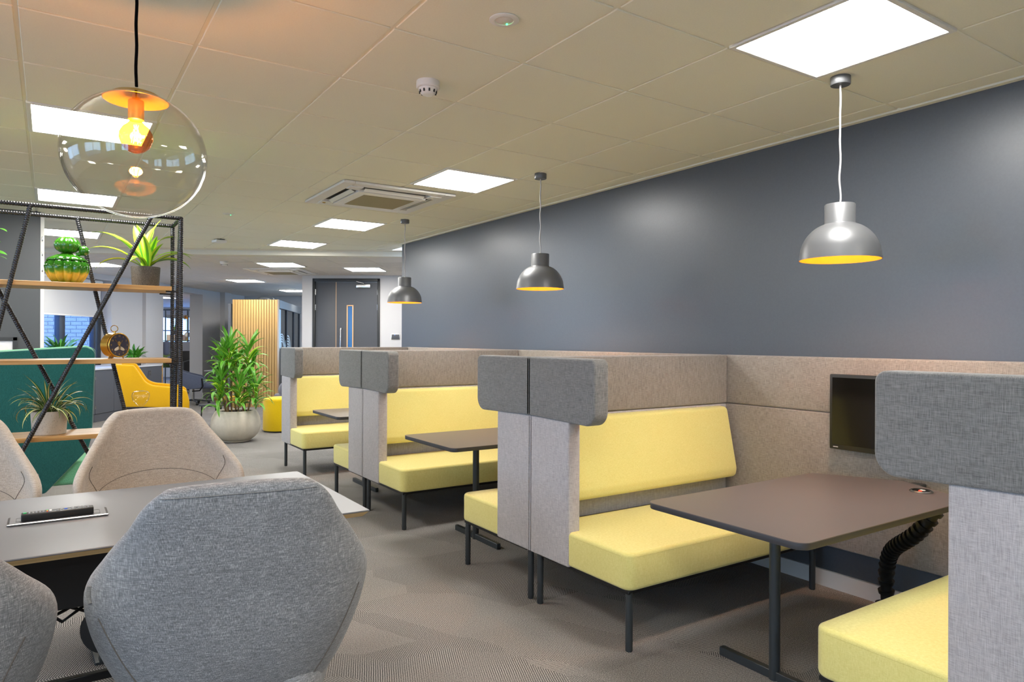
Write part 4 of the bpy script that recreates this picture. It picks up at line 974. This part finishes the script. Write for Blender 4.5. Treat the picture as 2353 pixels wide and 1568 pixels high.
for s_ in (-1, 1):
    bm = new(); cyl(bm, (s_ * .036, -.008, zc_ - .060), (s_ * .052, -.012, .0), .0045, .003, 10); ob('foot', bm, 'brass', t)
bm = new(); cyl(bm, (0, .02, zc_ - .07), (0, .026, .0), .0045, .003, 10); ob('foot', bm, 'brass', t)
t = thing('hourglass', 'clear glass hourglass standing on the lower oak board behind the chair', 'hourglass', (.463, 4.78, SH[1]))
bm = new(); pr = [(0, .0), (.034, .0), (.036, .004), (.047, .03), (.049, .05), (.044, .072), (.028, .094), (.010, .112), (.0055, .122), (.010, .132), (.028, .150), (.044, .172), (.050, .196), (.047, .214), (.036, .224), (.02, .227), (0, .227)]
lathe(bm, pr, 36); ob('glass_body', bm, M['glass'], t, smooth=180)
bm = new(); lathe(bm, [(0, .003), (.044, .004), (.046, .03), (.030, .05), (0, .066)], 28); ob('sand', bm, 'paper', t)
# ------------------------------------------------------------------ lounge furniture beyond the shelf
fc = lambda b, a, z=0: F(b, a, z)
# green wing chair, facing right
t = thing('wing_chair', 'tall teal wing chair with lighter green seat behind the rebar shelf', 'armchair', F(-3.89, 5.49), -(PI / 2 + PHI) + .56)
sidepts = [(-.62, .28), (.02, .20), (.30, .52), (.325, .62), (.345, 1.285), (.28, 1.315), (-.40, 1.27), (-.66, 1.22)]
side = outline(sidepts, [.05, .04, .1, .2, .05, .05, .1, .08], 5)
for s_ in (-1, 1):
    bm = new(); x0, x1 = sorted((s_ * .36, s_ * .395)); prism(bm, side, x0, x1, YZ, .012, 2); ob('outer_wing', bm, 'teal', t)
    bm = new(); inn = outline([(p * .96, .05 + q * .965) for p, q in sidepts], [.05, .04, .1, .2, .05, .05, .1, .08], 5); x0, x1 = sorted((s_ * .325, s_ * .36)); prism(bm, inn, x0, x1, YZ, .012, 2); ob('inner_wing', bm, 'green', t)
bm = new(); bx(bm, (-.395, -.68, .26), (.395, -.60, 1.25), .03, 3); ob('outer_back', bm, 'teal', t)
bm = new(); bx(bm, (-.33, -.60, .40), (.33, -.50, 1.27), .04, 3); ob('back_cushion', bm, 'green', t)
bm = new(); bx(bm, (-.36, -.56, .245), (.36, .36, .43), .03, 3); ob('seat', bm, 'green', t)
for x in (-.3, .3):
    bm = new(); tube(bm, [(x, -.45, .25), (x, -.5, .012), (x, .28, .012), (x, .24, .25)], .011, 8); ob('sled_leg', bm, 'black_metal', t)
# pale headrest of a further chair
t = thing('pale_armchair', 'pale grey rounded chair top showing behind the shelf at the left edge', 'armchair', F(-4.86, 5.74), -PHI + PI)
bm = new(); bx(bm, (-.32, -.28, .40), (.32, -.12, 1.32), .12, 5); ob('back', bm, 'pale_fabric', t)
bm = new(); bx(bm, (-.32, -.30, .26), (.32, .10, .43), .05, 3); ob('seat', bm, 'pale_fabric', t)
for x in (-.26, .26):
    for y in (-.24, .04): bm = new(); cyl(bm, (x, y, 0), (x, y, .27), .014, n=10); ob('leg', bm, 'black_metal', t)
# mustard easy chair facing right
t = thing('easy_chair', 'mustard yellow easy chair with swooping arms and black wire frame', 'armchair', F(-5.06, 9.19), -(PI / 2 + PHI) + .48)
prof = [(-.455, 1.055), (-.20, 1.04), (-.165, .99), (-.06, .815), (.02, .775), (.34, .735), (.42, .69), (.45, .55), (.45, .45), (-.255, .42), (-.28, .44)]
for s_ in (-1, 1):
    bm = new(); x0, x1 = sorted((s_ * .31, s_ * .37)); prism(bm, outline(prof, [.03, .04, .08, .2, .2, .08, .06, .04, .02, .02, .02], 5), x0, x1, YZ, .02, 3); ob('side_shell', bm, 'mustard', t)
bm = new(); bk_ = outline([(-.46, 1.06), (-.38, 1.06), (-.17, .43), (-.26, .42)], .02, 3); prism(bm, bk_, -.32, .32, YZ, .015, 2); ob('back', bm, 'mustard', t)
bm = new(); bx(bm, (-.31, -.26, .40), (.31, .44, .52), .03, 3); ob('seat', bm, 'mustard', t)
for s_ in (-1, 1):
    x = s_ * .385
    bm = new(); tube(bm, [(x, -.28, .50), (x, -.1, .495), (x, .36, .465), (x, .43, .44), (x, .44, .38), (x, .44, .01)], .011, 8); ob('frame_rod', bm, 'black_metal', t)
    bm = new(); tube(bm, [(x, -.28, .49), (x, .0, .475), (x, .06, .45), (x, .07, .40), (x, -.02, .01)], .011, 8); ob('frame_rod', bm, 'black_metal', t)
bm = new(); tube(bm, [(-.385, .44, .012), (.385, .44, .012)], .011, 8); ob('cross_rod', bm, 'black_metal', t)
bm = new(); tube(bm, [(-.385, -.02, .012), (.385, -.02, .012)], .011, 8); ob('cross_rod', bm, 'black_metal', t)
# ottoman
t = thing('ottoman', 'bright yellow drum ottoman on the floor behind the farthest booth', 'ottoman', (2.90, 10.66, 0))
bm = new(); lathe(bm, [(0, .505), (.20, .505), (.238, .49), (.25, .465), (.25, .03), (.245, .02), (0, .02)], 56); ob('drum', bm, 'sunyellow', t)
bm = new(); lathe(bm, [(0, .0), (.24, .0), (.24, .02), (0, .02)], 40); ob('plinth', bm, 'black_plastic', t)
bm = new(); tube(bm, [(.2495 * math.cos(2 * PI * k / 56), .2495 * math.sin(2 * PI * k / 56), .468) for k in range(56)], .003, 6, closed=True); ob('piping', bm, 'sunyellow', t)
# brass side table
t = thing('side_table', 'round dark topped side table on slim brass legs behind the planter', 'side table', F(-4.72, 10.9))
bm = new(); lathe(bm, [(0, .415), (.255, .415), (.26, .42), (.26, .46), (.255, .46), (.25, .425), (0, .424)], 44); ob('tray_top', bm, 'brass', t)
bm = new(); lathe(bm, [(0, .428), (.248, .428)], 40); ob('inlay', bm, 'table_top', t)
for k in range(3):
    a = 2 * PI * k / 3 + 2.6; bm = new(); d = Vector((math.cos(a), math.sin(a), 0)); s_ = Vector((-d.y, d.x, 0))
    tube(bm, [d * .245 + Vector((0, 0, .42)), d * .22 + Vector((0, 0, .2)), d * .20], .013, 8); ob('leg', bm, 'brass', t)
t = thing('low_stool_table', 'low black framed nesting table beside the brass side table', 'side table', F(-4.86, 10.55))
bm = new(); lathe(bm, [(0, .36), (.2, .36), (.2, .38), (0, .38)], 36); ob('top', bm, 'dark_plastic', t)
for k in range(3):
    a = 2 * PI * k / 3 + .6; bm = new(); cyl(bm, (.18 * math.cos(a), .18 * math.sin(a), 0), (.16 * math.cos(a), .16 * math.sin(a), .36), .010, n=8); ob('leg', bm, 'black_metal', t)
# grey tub chairs
TUB = [(.34, .24, -.16, .16), (.42, .31, -.20, .30), (.52, .345, -.235, .36), (.62, .35, -.26, .34), (.70, .31, -.28, .24), (.77, .24, -.295, .12), (.81, .17, -.30, .05)]
tubm = shell_mesh(TUB, .05, 'tub_grey', 24, 24, .02)
def low_tub(loc, rz, label):
    t = thing('lounge_tub_chair', label, 'armchair', loc, rz, 'grey lounge tub chairs')
    ob('shell', tubm, None, t)
    bm = new(); bx(bm, (-.29, -.22, .33), (.29, .30, .46), .05, 3); ob('seat', bm, 'tub_grey', t)
    bm = new(); cyl(bm, (0, 0, .02), (0, 0, .34), .03, n=14); lathe(bm, [(0, 0), (.26, 0), (.26, .012), (0, .02)], 32); ob('pedestal', bm, 'black_metal', t)
low_tub(F(-3.98, 11.86), -PHI + 1.2, 'grey tub lounge chair showing its back between planter and booth')
low_tub(F(-3.45, 11.1), -PHI + 1.9, 'grey tub lounge chair nearest behind the yellow ottoman')
# storage cabinets along the window wall
cl = ['graphite low cabinet nearest the green chair under the window', 'graphite low cabinet behind the mustard chair, between the others', 'graphite low cabinet with oak end panel by the opening']
a0s = [10.2, 11.235, 12.265, 13.3]
CB0, CB1 = WB + .42, WB + .02
for k in range(3):
    t = thing('storage_cabinet', cl[k], 'cabinet', F(0, 0), -PHI, 'low storage cabinets under the window')
    y0, y1 = a0s[k] + .002, a0s[k + 1] - .002
    bm = new(); bx(bm, (CB1, y0, .08), (CB0 - .02, y1, .855), .002, 1); ob('carcass', bm, 'cabinet', t)
    bm = new(); bx(bm, (CB1, y0, 0), (CB0 - .01, y1, .13), .002, 1); ob('plinth', bm, 'cabinet', t)
    ym = (y0 + y1) / 2
    for d0, d1_, s_ in ((y0 + .003, ym - .0025, 1), (ym + .0025, y1 - .003, -1)):
        bm = new(); bx(bm, (CB0 - .02, d0, .135), (CB0, d1_, .85), .002, 1); dr_ = ob('door', bm, 'cabinet', t)
        for z in (.25, .72):
            bm = new(); yy = d0 + .004 if s_ > 0 else d1_ - .004; cyl(bm, (CB0 + .003, yy, z - .03), (CB0 + .003, yy, z + .03), .006, n=8); ob('hinge', bm, 'chrome', dr_)
        if s_ < 0:
            bm = new(); yy = d0 + .05; cyl(bm, (CB0, yy, .77), (CB0 + .02, yy, .77), .013, n=14); bx(bm, (CB0 + .018, yy - .003, .755), (CB0 + .045, yy + .003, .785)); ob('lock', bm, 'chrome', dr_)
            bm = new(); bx(bm, (CB0 + .03, yy - .012, .69), (CB0 + .035, yy + .012, .755), .002, 1); ob('key_fob', bm, 'chrome', dr_)
    if k == 2:
        bm = new(); bx(bm, (CB1, y1, 0), (CB0 + .01, y1 + .025, .875), .002, 1); ob('end_panel', bm, 'oak', t)
t = tag(ob('cabinet_worktop', (lambda bm: (bx(bm, (CB1, 10.2, .857), (CB0 + .01, 13.297, .885), .003, 1), bm)[1])(new()), 'worktop', None, (0, 0, 0), -PHI), 'white worktop running along the graphite cabinets under the window', 'worktop')
# plants on the worktop / sill
def bushy(name, label, loc, pm, seed, n, L, W, pw=.10, ph=.12, trail=False, lm=('leaf_blue', 'leaf')):
    t = thing(name, label, 'potted plant', loc, -PHI); random.seed(seed)
    bm = new(); lathe(bm, [(0, 0), (pw * .8, 0), (pw * .84, .003), (pw, ph), (pw - .006, ph), (pw - .012, ph - .015)], 28); ob('pot', bm, pm, t)
    bm = new(); lathe(bm, [(0, ph - .014), (pw - .012, ph - .016)], 20); ob('soil', bm, 'soil', t)
    ms = [leaf_mesh(L, W, d, list(lm), 7, .2, rise=r, shape=.9) for d, r in ((1.4, 1.1), (2.0, .8), (1.0, 1.3), (2.4, .4))]
    for k in range(n):
        az = random.uniform(0, 2 * PI); r = random.random() * pw * .6
        add_leaf(t, random.choice(ms), (r * math.cos(az), r * math.sin(az), ph - .02 + random.uniform(0, .06)), az, random.uniform(-.3, .3), random.uniform(.6, 1.0), random.uniform(-.5, .5))
    return t
bushy('sill_fern', 'bushy glossy plant on the white worktop in front of the window', F(WB + .24, 10.66, .885), 'cane', 5, 56, .42, .06, .13, .22)
bushy('trough_plant', 'trailing leafy plant in a dark trough on the white worktop', F(WB + .28, 12.62, .885), 'dark_plastic', 6, 44, .27, .055, .12, .14, lm=('leaf', 'leaf'))
t = thing('navy_bowl', 'dark navy bowl on the worktop beside the trailing plant', 'bowl', F(WB + .30, 12.12, .885))
bm = new(); lathe(bm, [(0, .0), (.06, 0), (.12, .03), (.16, .08), (.155, .08), (.11, .035), (0, .012)], 32); ob('bowl', bm, navy, t)
# framed picture on the partition
t = thing('framed_picture', 'dark framed white print with a red mark on the grey partition', 'picture', (-.52, 7.945, 1.05))
bm = new()
for lo, hi in (((-.27, -.025, -.36), (-.235, 0, .34)), ((.235, -.025, -.36), (.27, 0, .34)), ((-.27, -.025, .305), (.27, 0, .34)), ((-.27, -.025, -.36), (.27, 0, -.325))): bx(bm, lo, hi, .003, 1)
ob('frame', bm, 'dark_plastic', t)
bm = new(); bx(bm, (-.24, -.012, -.33), (.24, -.004, .31)); ob('mount', bm, 'paper', t)
bm = new()
for p, q in (((.10, .18), (.165, .23)), ((.12, .20), (.185, .235)), ((.115, .17), (.15, .19)), ((.15, .20), (.17, .25))):
    prism(bm, [(p[0], p[1]), (p[0] + .014, p[1] - .004), (q[0], q[1]), (q[0] - .008, q[1] + .006)], -.0135, -.0125, XZ)
ob('red_mark', bm, 'red', t)
# ------------------------------------------------------------------ slatted pod
PA = 14.0
t = thing('slatted_pod', 'meeting pod with oak slatted front and tinted glass side', 'pod', F(0, 0), -PHI)
sb0, sb1, sz = -6.05, -5.13, 2.185
bm = new(); bx(bm, (sb0, PA, 0), (sb1, PA + .06, sz), .002, 1); ob('backing_panel', bm, 'slatback', t)
n = 17; pitch = (sb1 - sb0) / n
bm = new(); bx(bm, (-pitch * .41, -.022, 0), (pitch * .41, 0, sz - .004), .002, 1); slm = me(bm, 'slatwood', 20); slm.name = 'slat'
for k in range(n): ob('slat', slm, None, t, (sb0 + pitch * (k + .5), PA, 0))
bm = new(); bx(bm, (sb1, PA - .025, 0), (sb1 + .012, PA + .07, sz + .003), .002, 1); ob('end_trim', bm, 'beading', t)
q0 = Vector((sb1, PA + .07, 0)); q1 = Vector((-5.80, 17.4, 0)); dq = (q1 - q0).normalized(); Lq = (q1 - q0).length; nq = Vector((dq.y, -dq.x, 0))
def qslab(name, s0, s1, t0, t1, z0, z1, m):
    bm = new(); vs = []
    for z in (z0, z1): vs.append([bm.verts.new((q0.x + dq.x * s + nq.x * tt, q0.y + dq.y * s + nq.y * tt, z)) for s, tt in ((s0, t0), (s1, t0), (s1, t1), (s0, t1))])
    bm.faces.new(vs[0][::-1]); bm.faces.new(vs[1])
    for k in range(4): bm.faces.new((vs[0][k], vs[0][(k + 1) % 4], vs[1][(k + 1) % 4], vs[1][k]))
    bmesh.ops.recalc_face_normals(bm, faces=bm.faces[:]); return ob(name, bm, m, t, smooth=20)
qslab('head_beam', 0, Lq, -.06, .02, 2.02, 2.18, 'duct')
for s_ in (0.0, 1.15, 2.3, Lq - .07): qslab('mullion', s_, s_ + .07, -.05, 0, 0, 2.02, 'frame_dark')
for s0, s1 in ((.07, 1.15), (1.22, 2.3), (2.37, Lq - .07)): qslab('glass_pane', s0, s1, -.03, -.022, 0, 2.02, 'smoke_glass')
qslab('rear_wall', 0.1, Lq, -1.0, -.95, 0, 2.1, 'cabinet')
qslab('frosted_band', .08, .42, -.0216, -.0212, 1.2, 2.0, 'frost')
for (cs, cz, rs) in ((.05, 1.18, [.46, .42, .38, .34, .30, .26]), (1.45, 1.05, [.42, .36, .30, .24, .18, .12]), (.55, 1.0, [.5, .45, .40, .35])):
    bm = new()
    for r in rs:
        for k in range(16):
            a0_, a1_ = PI * k / 16, PI * (k + 1) / 16
            P = []
            for rr, aa in ((r, a0_), (r, a1_), (r - .024, a1_), (r - .024, a0_)):
                s_ = cs + rr * math.cos(aa) * 1.1; z = cz + rr * math.sin(aa)
                if s_ < .02 or s_ > Lq - .02: P = []; break
                P.append(bm.verts.new((q0.x + dq.x * s_ + nq.x * -.0215, q0.y + dq.y * s_ + nq.y * -.0215, z)))
            if len(P) == 4: bm.faces.new(P)
    for v in list(bm.verts):
        if not v.link_faces: bm.verts.remove(v)
    ob('frosted_arcs', bm, 'frost', t, smooth=0)
t = thing('ceiling_duct', 'silver round duct end above the slatted pod', 'duct', F(-5.73, 14.9, 2.075), -PHI)
bm = new(); tube(bm, [(.18 * math.cos(PI * k / 12), 0, .02 + .17 * math.sin(PI * k / 12)) for k in range(13)], .07, 14); ob('elbow', bm, 'duct', t)
# ------------------------------------------------------------------ office beyond the opening
t = thing('swivel_armchair', 'slate blue high-backed swivel chair with headrest by the opening', 'armchair', F(-7.18, 14.42), -(PI / 2 + PHI) + .42)
prof = [(-.36, .98), (-.30, 1.0), (-.12, .72), (.05, .66), (.28, .60), (.37, .50), (.33, .36), (-.06, .33), (-.20, .45)]
for s_ in (-1, 1):
    bm = new(); x0, x1 = sorted((s_ * .27, s_ * .33)); prism(bm, outline(prof, [.02, .03, .12, .15, .1, .08, .06, .08, .15], 5), x0, x1, YZ, .02, 2); ob('side_shell', bm, 'blue_fabric', t)
bm = new(); prism(bm, outline([(-.38, 1.02), (-.30, 1.02), (-.10, .40), (-.19, .38)], .02, 3), -.28, .28, YZ, .02, 2); ob('back', bm, 'blue_fabric', t)
bm = new(); bx(bm, (-.28, -.18, .34), (.28, .52, .46), .05, 3); ob('seat', bm, 'blue_fabric', t)
bm = new(); v = bx(bm, (-.24, -.46, 1.04), (.24, -.33, 1.33), .06, 4); ob('headrest', bm, 'blue_fabric', t)
bm = new(); cyl(bm, (0, .1, .06), (0, .1, .35), .028, n=14); ob('column', bm, 'chrome', t)
bm = new(); tube(bm, [(.34, .28, .56), (.36, .30, .40), (.34, .24, .31), (.2, .1, .29)], .014, 8); ob('arm_bracket', bm, 'black_metal', t)
for k in range(5):
    a = 2 * PI * k / 5 + .3; bm = new(); tube(bm, [(0, .1, .10), (.30 * math.cos(a), .1 + .30 * math.sin(a), .065)], .016, 8); sp = ob('base_spoke', bm, 'frame_dark', t)
    bm = new(); ball(bm, (.31 * math.cos(a), .1 + .31 * math.sin(a), .03), .03, 12, 8); ob('caster', bm, 'black_plastic', sp)
def office_chair(loc, rz, label):
    t = thing('office_chair', label, 'office chair', loc, rz, 'black mesh office chairs')
    bm = new(); pts = outline([(-.22, .52), (.22, .52), (.20, 1.08), (-.20, 1.08)], .07, 6); prism(bm, pts, -.25, -.21, XZ, .012, 2); ob('mesh_back', bm, 'black_plastic', t)
    bm = new(); tube(bm, [(-.2, -.26, .86), (0, -.29, .80), (.2, -.26, .86)], .014, 8); tube(bm, [(0, -.28, .82), (0, -.29, .5), (0, -.05, .43)], .02, 8); ob('back_frame', bm, 'dark_plastic', t)
    bm = new(); bx(bm, (-.24, -.22, .43), (.24, .25, .50), .03, 3); ob('seat', bm, 'black_plastic', t)
    bm = new(); cyl(bm, (0, 0, .08), (0, 0, .44), .025, n=12); ob('column', bm, 'chrome', t)
    for s_ in (-1, 1):
        bm = new(); tube(bm, [(s_ * .24, -.05, .45), (s_ * .28, -.05, .66), (s_ * .28, .14, .67)], .014, 8); ob('armrest', bm, 'dark_plastic', t)
    for k in range(5):
        a = 2 * PI * k / 5; bm = new(); tube(bm, [(0, 0, .1), (.3 * math.cos(a), .3 * math.sin(a), .065)], .016, 8); sp = ob('base_spoke', bm, 'black_plastic', t)
        bm = new(); ball(bm, (.31 * math.cos(a), .31 * math.sin(a), .03), .03, 10, 6); ob('caster', bm, 'black_plastic', sp)
office_chair(F(-8.72, 17.35), -PHI + .35, 'black mesh back office chair at the desk beyond the opening')
t = thing('office_desk', 'desk with graphite and green divider screens in the office beyond', 'desk', F(-8.9, 18.35), -PHI)
bm = new(); bx(bm, (-1.2, -.38, .745), (1.0, .38, .77), .003, 1); ob('desk_top', bm, 'oak', t)
greenp = mat('olive green pinboard', (70, 92, 48), .9)
for x0, x1, m_ in ((-1.2, -.62, 'cabinet'), (-.61, .02, 'cabinet'), (.03, 1.0, 'frame_dark')):
    bm = new(); bx(bm, (x0, .42, .98), (x1, .46, 1.30), .005, 1); ob('divider_screen', bm, m_, t)
bm = new(); bx(bm, (-1.2, .43, .60), (1.0, .45, .98)); ob('pinboard', bm, greenp, t)
for x in (-1.15, .95):
    bm = new(); bx(bm, (x - .03, -.34, 0), (x + .03, .34, .745), .003, 1); ob('leg', bm, 'black_metal', t)
bm = new(); bx(bm, (.2, -.25, .05), (.62, .3, .62), .004, 1); ob('drawer_unit', bm, 'frame_dark', t)
bm = new(); tube(bm, [(.22, .2, .77), (.22, .2, 1.0), (.26, .18, 1.03), (.40, .1, 1.0)], .018, 8); ob('monitor_arm', bm, 'black_plastic', t)
t = thing('laptop_table', 'small pale topped pedestal table in front of the blue swivel chair', 'side table', F(-7.0, 15.55), -PHI)
bm = new(); bx(bm, (-.28, -.2, .655), (.36, .2, .675), .006, 2); ob('top', bm, 'worktop', t)
bm = new(); cyl(bm, (0, 0, .01), (0, 0, .655), .024, n=14); ob('column', bm, 'chrome', t)
bm = new(); bx(bm, (-.22, -.18, 0), (.22, .18, .014), .004, 1); ob('foot_plate', bm, 'black_metal', t)
# black frame shelf
t = thing('frame_shelf', 'tall black frame room divider with cubes seen through the opening', 'shelf', F(0, 20.0), -PHI)
fx = [-11.3, -10.62, -10.15, -9.95, -9.73, -9.3]; zt_ = 2.23
for x in fx:
    for y in (0, .36):
        bm = new(); bx(bm, (x - .014, y - .014, 0), (x + .014, y + .014, zt_), .002, 1); ob('upright', bm, 'black_metal', t)
for z in (.02, .55, .95, 1.32, 1.62, zt_):
    for y in (0, .36):
        bm = new(); bx(bm, (fx[0], y - .012, z - .012), (fx[-1], y + .012, z + .012), .002, 1); ob('rail', bm, 'black_metal', t)
boxm = mat('pale wood cube', (196, 170, 146), .6)
for x0, x1, z0, z1, m_ in ((-10.6, -10.17, 1.33, 1.50, boxm), (-9.93, -9.32, 1.63, 1.98, boxm), (-10.6, -10.17, 1.98, 2.08, 'cabinet')):
    bm = new(); bx(bm, (x0, .01, z0), (x1, .35, z1), .003, 1); ob('box_insert', bm, m_, t)
t = thing('gold_burst', 'spiky gold starburst ornament in the black frame shelf', 'ornament', F(-9.84 - .22, 20.1, 2.0), -PHI)
bm = new(); random.seed(2)
for k in range(70):
    d = Vector((random.gauss(0, 1), random.gauss(0, 1), random.gauss(0, 1))).normalized(); cyl(bm, (0, 0, 0), d * .11, .004, .002, 5)
ob('spikes', bm, 'brass', t)
bm = new(); cyl(bm, (0, 0, -.365), (0, 0, -.05), .006, n=8); cyl(bm, (0, 0, -.368), (0, 0, -.36), .05, n=20); ob('stand', bm, 'brass', t)
t = thing('globe_ornament', 'small dark round ornament on a stand in the black frame shelf', 'ornament', F(-10.05, 20.15, 1.332), -PHI)
bm = new(); ball(bm, (0, 0, .165), .082, 18, 12); ob('ball', bm, 'terrazzo', t)
bm = new(); cyl(bm, (0, 0, 0), (0, 0, .09), .02, n=10); cyl(bm, (0, 0, 0), (0, 0, .015), .06, n=20); ob('stand', bm, 'brass', t)
bushy('shelf_snake_plant', 'upright small plant in a dark pot in the black frame shelf', F(-10.42, 20.12, 1.505), 'dark_plastic', 8, 14, .30, .03, .07, .11, lm=('leaf', 'leaf_lime'))
bushy('shelf_top_plant', 'small leafy plant at the right of the black frame shelf', F(-9.62, 20.12, 1.985), 'terrazzo', 9, 16, .18, .04, .05, .06)
